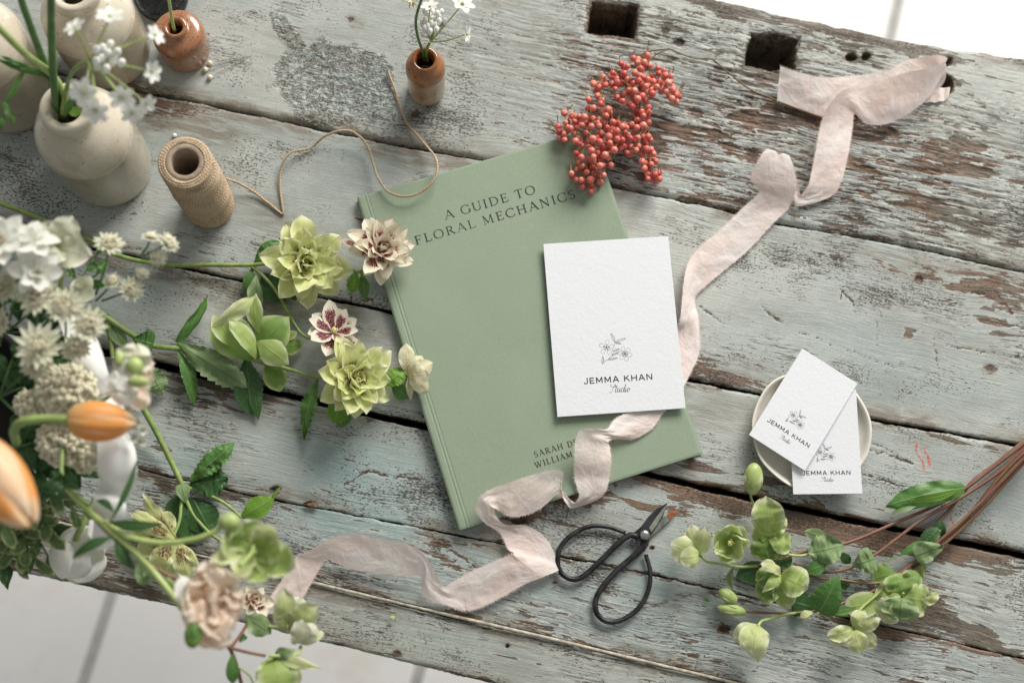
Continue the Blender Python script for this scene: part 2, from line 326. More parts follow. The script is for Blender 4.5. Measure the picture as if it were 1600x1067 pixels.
CR = [((1090, 478), (1128, 505), 1.2), ((1190, 480), (1222, 506), 1.2), ((1315, 455), (1335, 475), 2.0), ((1310, 470), (1318, 456), 1.2), ((1300, 660), (1420, 720), .8), ((1370, 500), (1370, 540), .5), ((1250, 520), (1400, 575), .5), ((870, 868), (1030, 898), 1.0), ((960, 600), (1010, 640), .5), ((1350, 700), (1425, 722), 1.1), ((1345, 740), (1400, 755), .9),
      ((1530, 500), (1600, 512), 1.1), ((1480, 540), (1600, 560), .8), ((560, 735), (660, 750), 1.6), ((540, 755), (575, 735), 1.6), ((700, 860), (760, 890), 1.3), ((640, 830), (700, 845), .9), ((1000, 893), (1240, 948), 1.4), ((1480, 120), (1500, 135), 3), ((180, 385), (240, 396), .9), ((1460, 530), (1468, 580), .4), ((1520, 455), (1555, 470), 1.3), ((1550, 450), (1580, 490), 1.2)]
PROJ = np.array(RM.T)
def topx(X, Y):
    d = np.stack([X - CAM[0], Y - CAM[1], np.zeros_like(X) - CAM[2]]); c = np.tensordot(RM.T, d, 1)
    return 800 + FPX * c[0] / -c[2], 533.5 - FPX * c[1] / -c[2]
def inpoly(px, py, poly):
    d = np.full(px.shape, 1e9)
    for i in range(4):
        a = np.array(poly[i], float); b = np.array(poly[(i + 1) % 4], float); n = np.array([-(b - a)[1], (b - a)[0]]); n /= np.linalg.norm(n)
        d = np.minimum(d, (px - a[0]) * n[0] + (py - a[1]) * n[1])
    return d
def plank(idx, cu, cl, mat, zoff=0., thick=.042, name='plank', rag=1., rr=.0020):
    NS = 1150; s = np.concatenate([np.linspace(-.85, -.50, 60)[:-1], np.linspace(-.50, .50, NS), np.linspace(.50, .85, 60)[1:]])
    U = ev(cu, s) + (fbm(s * 60, s * 0 + idx, 3) - .5) * .0026 * rag + (fbm(s * 400, s * 0 + idx, 9) - .5) * .0012 * rag
    Lw = ev(cl, s) + (fbm(s * 60, s * 0 + idx + 50, 5) - .5) * .0026 * rag + (fbm(s * 400, s * 0 + idx + 50, 8) - .5) * .0012 * rag
    mw = float(np.median(U - Lw)); nt = max(12, int(mw / .0012)); ed = np.array([0, .0004, .001, .0018, .0028])
    rows = []
    for k in range(nt): rows.append(('m', k / (nt - 1)))
    T = [Lw + e for e in ed] + [Lw + .0038 + (U - Lw - .0076) * (k / (nt - 1)) for k in range(nt)] + [U - e for e in ed[::-1]]
    T = np.array(T); S = np.broadcast_to(s, T.shape)
    X = tc0[0] + S * TU[0] + T * TV[0]; Y = tc0[1] + S * TU[1] + T * TV[1]; px, py = topx(X, Y)
    d = np.minimum(T - Lw, U - T); er = rr * (1 + .8 * (vn(S * 40, T * 0 + idx, 4) - .5))
    Z = -er * (1 - np.sqrt(np.clip(1 - np.clip(1 - d / er, 0, 1)**2, 0, 1))) * .8
    rough = np.clip(gauss(px, py, ROUGH), 0, 1); wear = .13 + gauss(px, py, WEAR); dirt_shade = gauss(px, py, DIRT); tint = gauss(px, py, TINT)
    if idx == 0: wear = wear + .08 * sst(760, 1050, px) + .03; dirt_shade = dirt_shade + .12
    if idx == 3: wear = wear + .07
    if idx == 4: wear = wear + .09
    # grain relief, deepest on the old beam
    g = fbm(S * 14 + fbm(S * 9, T * 30, 21) * .7, T * 520, 1 + idx, 3); rid = 1 - np.abs(2 * g - 1)
    deep = sst(.80, .95, rid) * fbm(S * 20, T * 60, 31); sel = {0: 1., 3: .4, 4: .5, 5: .35}.get(idx, .18)
    Z = Z - deep * rough * .0026 * sel - (1 - g) * rough * .0008 * sel + (fbm(S * 12, T * 14, 41) - .5) * .0010
    wear = wear + deep * rough * sel * .9
    big = fbm(S * 22, T * 75, 51, 3); bm = sst(.60, .68, big) * rough * (1. if idx == 0 else .35); Z = Z - bm * .0012; wear = wear + bm * .30
    # wrinkled paint blister
    e = np.hypot((px - 525) / 100., (py - 132) / 68.) + (fbm(px / 30., py / 30., 61) - .5) * .5; wr = sst(1.02, .88, e)
    e2 = np.hypot(((px - 455) * .6 + (py - 62) * .8) / 50., (-(px - 455) * .8 + (py - 62) * .6) / 15.) + (fbm(px / 20., py / 20., 62) - .5) * .6; wr = np.maximum(wr, sst(1.05, .8, e2))
    wrk_ = wr if idx <= 1 else wr * 0
    if idx <= 1:
        wx = px + (fbm(px / 14., py / 14., 71) - .5) * 26; wy = py + (fbm(px / 14., py / 14., 72) - .5) * 26
        q = 1 - np.abs(2 * fbm(wx / 10. + wy / 20., wy / 5.0 - wx / 26., 73, 2) - 1); q = sst(.45, 1., q)
        Z = Z + wr * (q * .0013 - .0002); dirt_shade = dirt_shade + wr * sst(.5, .0, q) * .5; tint = tint + wr * .15; wear = wear * (1 - .95 * wr)  # this mask also paints shade into the blister's crevices
    dirt_shade = dirt_shade + sst(.016, .0, d) * sst(.40, .65, fbm(S * 18, T * 30, 111)) * 1.1 + .25 * sst(.5, .75, fbm(S * 9, T * 22, 113)); wear = wear + .10 * sst(.010, 0, d)
    # cracks, knots, nail holes
    for (a, b, wd) in CR:
        if abs((a[1] + b[1]) / 2 - 500) < 900:
            dd = segd(px + (fbm(px / 9., py / 9., 81) - .5) * 9, py + (fbm(px / 9., py / 9., 82) - .5) * 9, a, b); k = sst(wd * 1.35, .2, dd); Z = Z - k * .0008; wear = wear + k * .7
    for (cx, cy, r, dp) in KN:
        dd = np.hypot(px - cx, (py - cy) * 1.25) + (fbm(px / 5., py / 5., 91) - .5) * r * .6; k = sst(r, r * .55, dd); Z = Z - k * dp / 1000.; wear = wear + k * .8 + .16 * sst(r * 1.8, r, dd)
        dirt_shade = dirt_shade + .5 * sst(r * 2.2, r, dd)
    red = np.zeros_like(Z)
    if idx == 2 or idx == 3:
        for pl in RED:
            for a, b in zip(pl[:-1], pl[1:]): red = np.maximum(red, sst(4.5, 1.5, segd(px + (fbm(px / 6., py / 6., 95) - .5) * 6, py, a, b)) * .50)
    # mortises through the beam
    if idx == 0:
        for h in HOLES:
            dd = inpoly(px, py, h) + (fbm(px / 14., py / 14., 97) - .5) * 9; k = sst(-2.5, 3., dd); Z = Z * (1 - k) - k * .055 - sst(-16, 0, dd) * .0022; wear = wear + sst(-10, 2, dd) * .55; dirt_shade = dirt_shade + sst(-4, 4, dd)
        dd = 1 - np.hypot((px - 1466) / 24., (py - 134) / 19.); k = sst(-.02, .15, dd); Z = Z - k * .03; wear = wear + sst(-.3, .1, dd) * .6
    n, mcol = T.shape
    lo = np.array([[Z[0], -.012 + 0 * s, -thick + 0 * s]])[0][1:]; 
    Ts = np.vstack([Lw + .0015, Lw + .0002, T, U - .0002, U - .0015]); Zs = np.vstack([-thick + 0 * s, -.010 + 0 * s, Z, -.010 + 0 * s, -thick + 0 * s]) + zoff
    pad = lambda A, v: np.vstack([A[:1] * 0 + v, A[:1] * 0 + v, A, A[:1] * 0 + v, A[:1] * 0 + v])
    Sx = np.broadcast_to(s, Ts.shape); tm = float(np.median((U + Lw) / 2))
    V = np.stack([Sx, Ts - tm, Zs], -1).reshape(-1, 3); nr = Ts.shape[0]; nc = len(s)
    I = (np.arange(nr - 1)[:, None] * nc + np.arange(nc - 1)[None]).ravel(); F = np.stack([I, I + 1, I + nc + 1, I + nc], -1)
    # underside and ends
    me = bpy.data.meshes.new(name); F = F.tolist(); top = (nr - 1) * nc
    F += [[i, top + i, top + i + 1, i + 1] for i in range(nc - 1)]
    me.from_pydata(V.tolist(), [], F)
    for k, a in {'wear': pad(wear, .65), 'dirt_shade': pad(np.clip(dirt_shade, 0, 1.2), .9), 'tint': pad(np.clip(tint, 0, 1), 0), 'red': pad(red, 0), 'rough': pad(rough, .3), 'wrink': pad(wrk_, 0)}.items():
        at = me.attributes.new(k, 'FLOAT', 'POINT'); at.data.foreach_set('value', a.astype(np.float32).ravel())
    me.polygons.foreach_set('use_smooth', [True] * len(me.polygons)); me.materials.append(mat); me.update()
    ob = bpy.data.objects.new(name, me); SC.collection.objects.link(ob); ob.parent = table
    ob.location = (TV[0] * tm, TV[1] * tm, 0); ob.rotation_euler = (0, 0, TA); return ob
g1l, g1u = gapc(G1, 2.2); g2l, g2u = gapc(G2, 2.8); g3l, g3u = gapc(G3, 5.8); g4l, g4u = gapc(G4, .8); g5l, g5u = gapc(G5, 2.8)
plank(0, C_top, g1u, M_wood, thick=.07, rr=.005)['label'] = 'thick deeply weathered beam with square mortise holes'
plank(1, g1l, g2u, M_wood)
plank(2, g2l, g3u, M_wood, rr=.003)
plank(3, g3l, g4u, M_wood, zoff=-.001, rr=.002)
plank(4, g4l, g5u, M_wood, zoff=-.0012, rr=.0015)
plank(5, g5l, C_bot, M_rail, zoff=-.002, name='edge_rail', rr=.004)
bp = [P(x, y, -.4) for x, y in G5]; sp_ = spline(bp, 160); sp_[:, 2] += (np.array([vn(i * .3, 0, 5) for i in range(160)]) - .5) * .001
mk('bead', *tube(sp_, np.array([.0008 + .0008 * vn(i * .25, 3, 9) for i in range(160)]), 8)[:2], M_strip, table)
M_dark = simple('table_leg_wood', (.16, .13, .10), .8, .2)
for sx in (-.78, .78):
    for ty in (-.24, .27):
        c = tc0[:2] + TU * sx + TV * ty; b = MB(); V = []
        for zz, w in ((-.748, .028), (-.4, .033), (-.08, .035)):
            for a, bb in ((-1, -1), (1, -1), (1, 1), (-1, 1)): q = c + TU * a * w + TV * bb * w; V.append((q[0], q[1], zz))
        b.add(V, gridf(3, 4, True) + [[3, 2, 1, 0], [8, 9, 10, 11]]); b.build('leg', M_dark, table, smooth=False)
for sx in (-.6, .6):
    V = []
    for zz in (-.085, -.0725):
        for a, bb in ((-.03, -.27), (.03, -.27), (.03, .3), (-.03, .3)): q = tc0[:2] + TU * (sx + a) + TV * bb; V.append((q[0], q[1], zz))
    mk('batten', V, [[0, 1, 5, 4], [1, 2, 6, 5], [2, 3, 7, 6], [3, 0, 4, 7], [3, 2, 1, 0], [4, 5, 6, 7]], M_dark, table, smooth=False)
# added near-black board under the gaps, standing in for their shade
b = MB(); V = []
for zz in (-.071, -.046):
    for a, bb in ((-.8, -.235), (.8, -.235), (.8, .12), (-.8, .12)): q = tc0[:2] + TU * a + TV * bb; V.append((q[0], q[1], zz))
mk('gap_shade_board', V, [[0, 1, 5, 4], [1, 2, 6, 5], [2, 3, 7, 6], [3, 0, 4, 7], [3, 2, 1, 0], [4, 5, 6, 7]], simple('gap_shade_dark', (.03, .025, .02), .9, .2), table, smooth=False)

# ------------------------------------------------------------------ materials
m, t, o = newmat('sage_book_cover'); tc = nd(t, 'ShaderNodeTexCoord').outputs['Object']; n = noise(t, tc, 1300., 3, .7); n2 = noise(t, tc, 14., 4, .6); n3 = noise(t, vscale(t, tc, (90., 500., 90.)), 1., 3, .6)
c = mix(t, mapr(t, n, .3, .7), (.222, .284, .198), (.282, .346, .254)); c = mix(t, mapr(t, n2, .4, .7, 0., .30), c, (.30, .345, .27)); c = mix(t, mapr(t, n3, .62, .8, 0., .3), c, (.24, .29, .215))
pbsdf(t, o, c, .72, bump(t, mth(t, 'ADD', mth(t, 'MULTIPLY', n, .4), n2), .35, .0006), .25); M_book = m
M_page = simple('page_edge', (.70, .66, .56), .8, .08, 400)
M_ink = simple('black_ink', (.022, .026, .022), .7, .1)
M_ink2 = simple('grey_ink', (.085, .085, .09), .7, .1)
m, t, o = newmat('white_cotton_card'); tc = nd(t, 'ShaderNodeTexCoord').outputs['Object']
n = noise(t, tc, 420., 3, .6); n2 = noise(t, tc, 120., 3, .5); hh = mth(t, 'ADD', n, mth(t, 'MULTIPLY', n2, .8))
pbsdf(t, o, (.70, .715, .74, 1), .85, bump(t, hh, .30, .0007), .2); M_card = m
def ceramic(name, A, B, spk, ro=.15, cs=14., ss=.66):
    m, t, o = newmat(name); tc = nd(t, 'ShaderNodeTexCoord').outputs['Object']
    n = noise(t, tc, cs, 4, .6); s2 = noise(t, tc, 520., 2, .5); big = noise(t, vscale(t, tc, (30, 30, 9)), 1., 3)
    c = mix(t, mapr(t, n, .35, .68), A, B); c = mix(t, mapr(t, s2, ss, ss + .05, 0., .7), c, spk); c = mix(t, mapr(t, big, .55, .8, 0., .35), c, tuple(x * .6 for x in A))
    pbsdf(t, o, c, mapr(t, n, .3, .7, ro, ro + .12), bump(t, big, .25, .002), .55, **{'Coat Weight': .7, 'Coat Roughness': .06}); return m
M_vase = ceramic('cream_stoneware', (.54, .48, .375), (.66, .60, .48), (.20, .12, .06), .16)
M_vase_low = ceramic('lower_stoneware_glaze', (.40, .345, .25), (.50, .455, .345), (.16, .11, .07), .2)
M_brown = ceramic('rust_brown_salt_glaze', (.26, .10, .042), (.36, .165, .075), (.04, .02, .01), .22, 20., .60)
M_brown2 = ceramic('dark_amber_glaze', (.20, .065, .018), (.33, .13, .04), (.04, .02, .01), .13, 40.)
M_tan = ceramic('tan_stoneware', (.36, .22, .12), (.47, .34, .22), (.08, .04, .02), .25, 30.)
M_dish = ceramic('off_white_dish_glaze', (.72, .68, .58), (.76, .73, .65), (.35, .25, .15), .22, 30., .72)
M_black = simple('blackened_iron', (.024, .023, .024), .42, .75, 130, .0004, spec=.5, **{'Metallic': .35})
M_steel = simple('dull_steel', (.33, .33, .31), .32, .3, 200, .0002, **{'Metallic': .85})
M_bevel = simple('ground_steel_edge', (.34, .37, .30), .3, .2, 120, **{'Metallic': .7})
M_rust = simple('rust', (.30, .08, .035), .8, .4, 500, .0004)
M_lead = simple('frog_metal', (.05, .055, .055), .35, .4, 300, .0003, **{'Metallic': .7})
M_pearl = simple('pearl', (.72, .64, .48), .18, .05)
M_bowl_shade = simple('bowl_shade_black', (.012, .010, .008), .9, .1)
M_stem = simple('green_stem', (.24, .33, .10), .42, .22, 120, .0004, **{'Subsurface Weight': .15, 'Subsurface Scale': .002})
M_stem_d = simple('deep_green_stem', (.085, .17, .055), .4, .2, 120, .0004)
M_stem_l = simple('pale_green_stem', (.36, .45, .16), .42, .15, 120, .0004)
m, t, o = newmat('reddish_stem'); tc = nd(t, 'ShaderNodeTexCoord').outputs['Object']
n = noise(t, tc, 40., 3); n2 = noise(t, tc, 1500., 3, .6); c = mix(t, mapr(t, n, .38, .66), (.17, .062, .042), (.20, .12, .055)); c = mix(t, mapr(t, n2, .5, .7, 0., .5), c, (.36, .22, .15))
pbsdf(t, o, c, .45, bump(t, n2, .4, .0004)); M_stem_r = m
M_twig = simple('brown_twig', (.16, .10, .065), .8, .3, 300, .0005)
M_leaf = leafy('green_leaf', (.085, .20, .045), (.10, .24, .06), (.20, .33, .11), transl=.22, ro=.38)
M_leaf_d = leafy('deep_green_leaf', (.035, .095, .026), (.045, .12, .035), (.10, .19, .06), transl=.15, ro=.32)
M_leaf_b = leafy('bright_green_leaf', (.17, .34, .04), (.22, .40, .06), (.30, .46, .12), transl=.3, ro=.4)
M_leaf_p = leafy('pale_silvery_leaf', (.22, .32, .14), (.34, .43, .23), (.12, .20, .07), transl=.25)
M_leaf_v = leafy('variegated_leaf', (.10, .17, .055), (.44, .47, .23), (.16, .24, .08), transl=.2)
M_green = leafy('green_hellebore_petal', (.42, .54, .17), (.74, .77, .52), (.23, .37, .06), transl=.42)
M_greenp = leafy('pale_hellebore_petal', (.64, .70, .34), (.82, .82, .62), (.42, .52, .18), transl=.42)
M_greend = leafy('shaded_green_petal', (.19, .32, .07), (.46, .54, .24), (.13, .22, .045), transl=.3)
M_dgreen = leafy('lime_double_petal', (.74, .78, .34), (.88, .88, .60), (.52, .60, .18), (.20, .07, .055), .22, (.16, .52), .4)
M_dwhite = leafy('blush_double_petal', (.84, .77, .60), (.86, .80, .68), (.66, .58, .36), (.27, .022, .035), .25, (.12, .62), .3)
M_spot = leafy('maroon_marked_petal', (.80, .74, .60), (.84, .78, .66), (.45, .30, .24), (.15, .015, .028), .29, (.06, .70), .28)
M_bud = leafy('cream_spotted_petal', (.74, .70, .46), (.76, .73, .56), (.55, .55, .28), (.28, .07, .06), .12, (.1, .5), .3)
M_white = leafy('white_petal', (.88, .88, .81), (.90, .90, .85), (.74, .76, .62), transl=.3)
M_cream = leafy('cream_petal', (.74, .74, .56), (.80, .79, .66), (.58, .62, .36), transl=.3)
M_wax = leafy('waxy_white_petal', (.88, .88, .82), (.90, .90, .85), (.82, .82, .76), transl=.25, ro=.42)
M_pink = leafy('peach_blush_petal', (.96, .80, .64), (.97, .87, .76), (.92, .66, .48), transl=.5)
M_tulip = leafy('orange_tulip_petal', (.88, .42, .12), (.90, .72, .46), (.84, .26, .06), transl=.35, ro=.4, heart=(.80, .56, .24))
M_tulip_w = leafy('peach_tulip_petal', (.90, .66, .42), (.90, .80, .60), (.88, .32, .09), transl=.3, ro=.4)
M_anther = simple('yellow_stamen', (.66, .62, .24), .6, .15)
M_orange = simple('orange_corona', (.80, .38, .10), .6, .15)
M_floret = simple('cream_floret', (.66, .62, .46), .7, .12, 300, .0008)
M_whbud = simple('white_bud', (.82, .82, .78), .45, .06)
m, t, o = newmat('pink_peppercorn'); oi = nd(t, 'ShaderNodeObjectInfo').outputs['Random']; tc = nd(t, 'ShaderNodeTexCoord').outputs['Object']
n = noise(t, vscale(t, tc, (1, 1, 1)), 170., 3); at_ = attr(t, 'berry'); rr_ = mth(t, 'FRACT', mth(t, 'ADD', oi, at_))
c = mix(t, rr_, (.52, .070, .065), (.74, .25, .185)); c = mix(t, mapr(t, n, .48, .75, 0., .5), c, (.70, .32, .25))
pbsdf(t, o, c, .33, bump(t, n, .5, .0007), .5, **{'Subsurface Weight': .1, 'Subsurface Scale': .002}); M_berry = m
m, t, o = newmat('jute_twine'); uv = nd(t, 'ShaderNodeUVMap').outputs[0]; sp = nd(t, 'ShaderNodeSeparateXYZ', {0: uv})
w = mth(t, 'SINE', mth(t, 'ADD', mth(t, 'MULTIPLY', sp.outputs[0], 26.), mth(t, 'MULTIPLY', sp.outputs[1], 12.566))); tc = nd(t, 'ShaderNodeTexCoord').outputs['Object']
n = noise(t, tc, 900., 3, .6); n3 = noise(t, tc, 60., 3)
c = mix(t, mapr(t, mth(t, 'ADD', mth(t, 'MULTIPLY', w, .12), n), .25, .75), (.36, .25, .15), (.62, .49, .34)); c = mix(t, mapr(t, n3, .4, .7, 0., .3), c, (.66, .54, .39))
pbsdf(t, o, c, .85, bump(t, mth(t, 'ADD', mth(t, 'MULTIPLY', w, .4), n), .7, .0006), .2); M_jute = m
M_tube = simple('cardboard_tube', (.33, .26, .19), .85, .15, 200, .0004)
m, t, o = newmat('silk_ribbon'); uv = nd(t, 'ShaderNodeUVMap').outputs[0]; tc = nd(t, 'ShaderNodeTexCoord').outputs['Object']
n = noise(t, tc, 26., 4, .55, .6); n2 = noise(t, vscale(t, uv, (1600., 60., 1.)), 1., 2); n4 = noise(t, vscale(t, uv, (60., 2., 1.)), 1., 4, .6, .5)
c = mix(t, mapr(t, n, .32, .68), (.91, .75, .685), (.93, .87, .84)); c = mix(t, mapr(t, n4, .5, .75, 0., .3), c, (.72, .66, .66))
nr = bump(t, mth(t, 'ADD', mth(t, 'ADD', mth(t, 'MULTIPLY', n, .8), mth(t, 'MULTIPLY', n2, .06)), mth(t, 'MULTIPLY', n4, .9)), .55, .0032)
p = pbsdf(t, None, c, .55, nr, .3, **{'Sheen Weight': .3}); tr = nd(t, 'ShaderNodeBsdfTranslucent', {'Color': (.92, .76, .69, 1), 'Normal': nr}).outputs[0]
t.links.new(nd(t, 'ShaderNodeMixShader', {0: .33, 1: p.outputs[0], 2: tr}).outputs[0], o.inputs[0]); M_ribbon = m

# ------------------------------------------------------------------ stroke lettering
TK, TN = .135, .055
def arc(cx, cy, rx, ry, a0, a1, n=16, thick=TK, thin=TN):
    out = []
    for k in range(n):
        a = math.radians(a0 + (a1 - a0) * k / (n - 1)); out.append((cx + rx * math.cos(a), cy + ry * math.sin(a), thin + (thick - thin) * abs(math.cos(a))**1.5))
    return out
def ln(a, b, w): return [(a[0], a[1], w), (b[0], b[1], w)]
def sf(x, y, w=.30): return ln((x - w / 2, y), (x + w / 2, y), .045)
GL = {
 'A': (.88, [ln((.06, 0), (.44, 1.0), TN), ln((.40, 1.02), (.80, 0), TK), ln((.18, .34), (.64, .34), TN), sf(.06, .02, .24), sf(.80, .02, .28)]),
 'G': (.92, [arc(.48, .5, .43, .50, 42, 330), ln((.82, .06), (.82, .42), TK), sf(.82, .42, .28), ln((.80, .72), (.80, .95), TN)]),
 'U': (.90, [ln((.15, 1), (.15, .34), TK), arc(.445, .34, .295, .34, 180, 360), ln((.74, 1), (.74, .34), TN), sf(.15, .98), sf(.74, .98, .26)]),
 'I': (.36, [ln((.17, 0), (.17, 1), TK), sf(.17, .02), sf(.17, .98)]),
 'D': (.92, [ln((.17, 0), (.17, 1), TK), arc(.36, .5, .46, .48, -90, 90), ln((.05, .98), (.36, .98), TN), ln((.05, .02), (.36, .02), TN)]),
 'E': (.74, [ln((.17, 0), (.17, 1), TK), ln((.05, .975), (.62, .975), TN), ln((.17, .52), (.50, .52), TN), ln((.05, .025), (.66, .025), TN), ln((.62, .98), (.62, .80), TN), ln((.66, .02), (.66, .22), TN), ln((.50, .42), (.50, .62), TN)]),
 'T': (.80, [ln((.38, 0), (.38, 1), TK), ln((.03, .975), (.73, .975), TN), ln((.03, .98), (.03, .80), TN), ln((.73, .98), (.73, .80), TN), sf(.38, .02)]),
 'O': (.98, [arc(.47, .5, .42, .50, 0, 360, 28)]),
 'F': (.70, [ln((.17, 0), (.17, 1), TK), ln((.05, .975), (.62, .975), TN), ln((.17, .52), (.50, .52), TN), ln((.62, .98), (.62, .80), TN), ln((.50, .42), (.50, .62), TN), sf(.17, .02)]),
 'L': (.70, [ln((.17, 0), (.17, 1), TK), ln((.05, .025), (.62, .025), TN), ln((.62, .02), (.62, .24), TN), sf(.17, .98)]),
 'R': (.84, [ln((.17, 0), (.17, 1), TK), arc(.34, .75, .27, .225, -90, 90), ln((.05, .975), (.36, .975), TN), ln((.17, .525), (.36, .525), TN), ln((.38, .52), (.76, .01), TK), sf(.17, .02), sf(.80, .02, .16)]),
 'M': (1.12, [ln((.15, 0), (.17, 1), TN), ln((.16, 1), (.50, .08), TK), ln((.50, .08), (.86, 1), TN), ln((.86, 1), (.90, 0), TK), sf(.14, .02, .24), sf(.90, .02, .28), sf(.13, .98, .16), sf(.90, .98, .16)]),
 'C': (.88, [arc(.48, .5, .43, .50, 45, 315), ln((.80, .74), (.80, .96), TN), ln((.80, .08), (.80, .26), TN)]),
 'H': (.96, [ln((.17, 0), (.17, 1), TK), ln((.76, 0), (.76, 1), TK), ln((.17, .52), (.76, .52), TN), sf(.17, .02), sf(.17, .98), sf(.76, .02), sf(.76, .98)]),
 'N': (.96, [ln((.15, 0), (.15, 1), TN), ln((.15, 1), (.76, .03), TK), ln((.76, 0), (.76, 1), TN), sf(.14, .02, .26), sf(.10, .98, .18), sf(.76, .98, .26)]),
 'S': (.64, [arc(.30, .74, .21, .24, 40, 270, 12), arc(.30, .26, .24, .25, 90, -140, 12), ln((.48, .76), (.48, .96), TN), ln((.07, .06), (.07, .26), TN)]),
 'W': (1.30, [ln((.08, 1), (.38, .0), TK), ln((.38, 0), (.66, .9), TN), ln((.60, 1), (.88, 0), TK), ln((.88, 0), (1.18, 1), TN), sf(.08, .98, .26), sf(.60, .98, .24), sf(1.18, .98, .24)]),
}
SW = .17
def L2(a, b): return ln(a, b, SW)
GS = {
 'J': (.84, [[(.62, 1, SW), (.62, .30, SW), (.56, .12, SW), (.42, .07, SW), (.22, .07, SW), (.10, .12, SW), (.06, .28, SW)], ln((.42, .97), (.80, .97), .06)]),
 'E': (1.02, [L2((.12, 0), (.12, 1)), L2((.12, .92), (.86, .92)), L2((.12, .5), (.78, .5)), L2((.12, .08), (.88, .08))]),
 'M': (1.36, [L2((.12, 0), (.12, 1)), L2((.14, .97), (.60, .22)), L2((.60, .22), (1.06, .97)), L2((1.08, 0), (1.08, 1))]),
 'A': (1.22, [L2((.04, 0), (.53, 1)), L2((.53, 1), (1.04, 0)), L2((.24, .32), (.84, .32))]),
 'K': (1.14, [L2((.12, 0), (.12, 1)), L2((.12, .38), (.90, .97)), L2((.42, .58), (1.0, .03))]),
 'H': (1.22, [L2((.12, 0), (.12, 1)), L2((.98, 0), (.98, 1)), L2((.12, .52), (.98, .52))]),
 'N': (1.22, [L2((.12, 0), (.12, 1)), L2((.14, .95), (.96, .05)), L2((.98, 0), (.98, 1))]),
}
def strip(pts, f, z0, mb):                       # pts (x,y,w) in mm already; f maps (x,y,z) mm -> world
    p = np.array(pts, float); n = len(p); d = np.gradient(p[:, :2], axis=0) if n > 2 else np.array([p[1, :2] - p[0, :2]] * 2)
    d /= (np.linalg.norm(d, axis=1)[:, None] + 1e-9); nn = np.stack([-d[:, 1], d[:, 0]], 1); V = []
    for i in range(n):
        for s in (-1, 1): q = p[i, :2] + s * nn[i] * p[i, 2] / 2; V.append(f(q[0], q[1], z0))
    mb.add(V, [[2 * i, 2 * i + 2, 2 * i + 3, 2 * i + 1] for i in range(n - 1)])
def write(txt, f, x, y, width, cap, mb, font, z=0., space=.1, wsp=.55):
    tot = sum((font[c][0] + space) if c != ' ' else wsp for c in txt) - space; sx = width / (tot * cap) ; cx = x; k = 0
    for c in txt:
        if c == ' ': cx += wsp * cap * sx; continue
        for st in font[c][1]:
            strip([(cx + a * cap * sx, y + b * cap, w * cap) for a, b, w in st], f, z + .004 * (k % 9), mb); k += 1
        cx += (font[c][0] + space) * cap * sx
def planef(px, py, z, ang):                      # local mm frame on a flat thing
    c = P(px, py, z); u = np.array([math.cos(ang), math.sin(ang), 0]); v = np.array([-math.sin(ang), math.cos(ang), 0]); k = np.array([0, 0, 1.])
    return lambda x, y, zz=0.: c + (u * x + v * y + k * zz) / 1000.
def slab(f, x0, y0, x1, y1, z0, z1, bev=.25):
    V = [f(x0 + bev, y0 + bev, z1), f(x1 - bev, y0 + bev, z1), f(x1 - bev, y1 - bev, z1), f(x0 + bev, y1 - bev, z1)]
    for z in (z1 - bev, z0): V += [f(x0, y0, z), f(x1, y0, z), f(x1, y1, z), f(x0, y1, z)]
    F = [[0, 1, 2, 3]]
    for r in (0, 4):
        for k in range(4): F.append([r + k, r + 4 + k, r + 4 + (k + 1) % 4, r + (k + 1) % 4])
    F.append([11, 10, 9, 8]); return V, F

# ------------------------------------------------------------------ the book
book = thing('book', 'sage green A4 book lying flat in the middle of the table', 'book', 800, 533, 0)
q = [P(*c, 9) for c in [(558, 308), (925, 202), (1097, 708), (718, 828)]]
ang = math.atan2(*(( (q[1] - q[0]) + (q[2] - q[3]))[[1, 0]])); cen = sum(q) / 4
u_ = np.array([math.cos(ang), math.sin(ang), 0]); v_ = np.array([-math.sin(ang), math.cos(ang), 0]); o_ = cen - u_ * .1037 - v_ * .1455; o_[2] = 0
bf = lambda x, y, z=0.: o_ + (u_ * x + v_ * y) / 1000. + np.array([0, 0, z / 1000.])
BW, BH = 207.4, 291.
mk('page_block', *slab(bf, 2., 1.6, BW - 2., BH - 1.6, 1.2, 7.7), M_page, book, smooth=False)
mk('back_cover', *slab(bf, 0, 0, BW, BH, .3, 1.4), M_book, book, smooth=False)
xs = sorted(set([0, .3, .8, 1.6, 3] + [4 + .35 * k for k in range(22)] + [14 + 2. * k for k in range(96)] + [BW - .4, BW])); xs = [x for x in xs if x <= BW]
ys = [0, .4] + list(np.linspace(2, BH - 2, 90)) + [BH - .4, BH]
V = []
for x in xs:
    for y in ys:
        z = 9.0 - .38 * math.exp(-((x - 6.2) / .5)**2) - .30 * math.exp(-((x - 9.0) / .5)**2) + .9 * (fbm(x / 60., y / 60., 3) - .5)
        if x < 1.6: z -= .9 * (1 - x / 1.6)**2
        if x > BW - .3 or y < .3 or y > BH - .3: z -= .35
        V.append(bf(x, y, z))
nx, ny = len(xs), len(ys); F = [f[::-1] for f in gridf(nx, ny)]
ring = [j for j in range(ny)] + [i * ny + ny - 1 for i in range(1, nx)] + [(nx - 1) * ny + j for j in range(ny - 2, -1, -1)] + [i * ny for i in range(nx - 2, 0, -1)]
n0 = len(V)
for r in ring: p = np.array(V[r]); V.append((p[0], p[1], .0076))
for k in range(len(ring)): k2 = (k + 1) % len(ring); F.append([ring[k], n0 + k, n0 + k2, ring[k2]][::-1])
mk('front_cover', V, F, M_book, book)
mk('spine', *slab(bf, -.3, 0.2, 1.9, BH - .2, .9, 7.9), M_book, book, smooth=False)
def book_xy(px, py): d = P(px, py, 9.1) - o_; return d.dot(u_) * 1000, d.dot(v_) * 1000
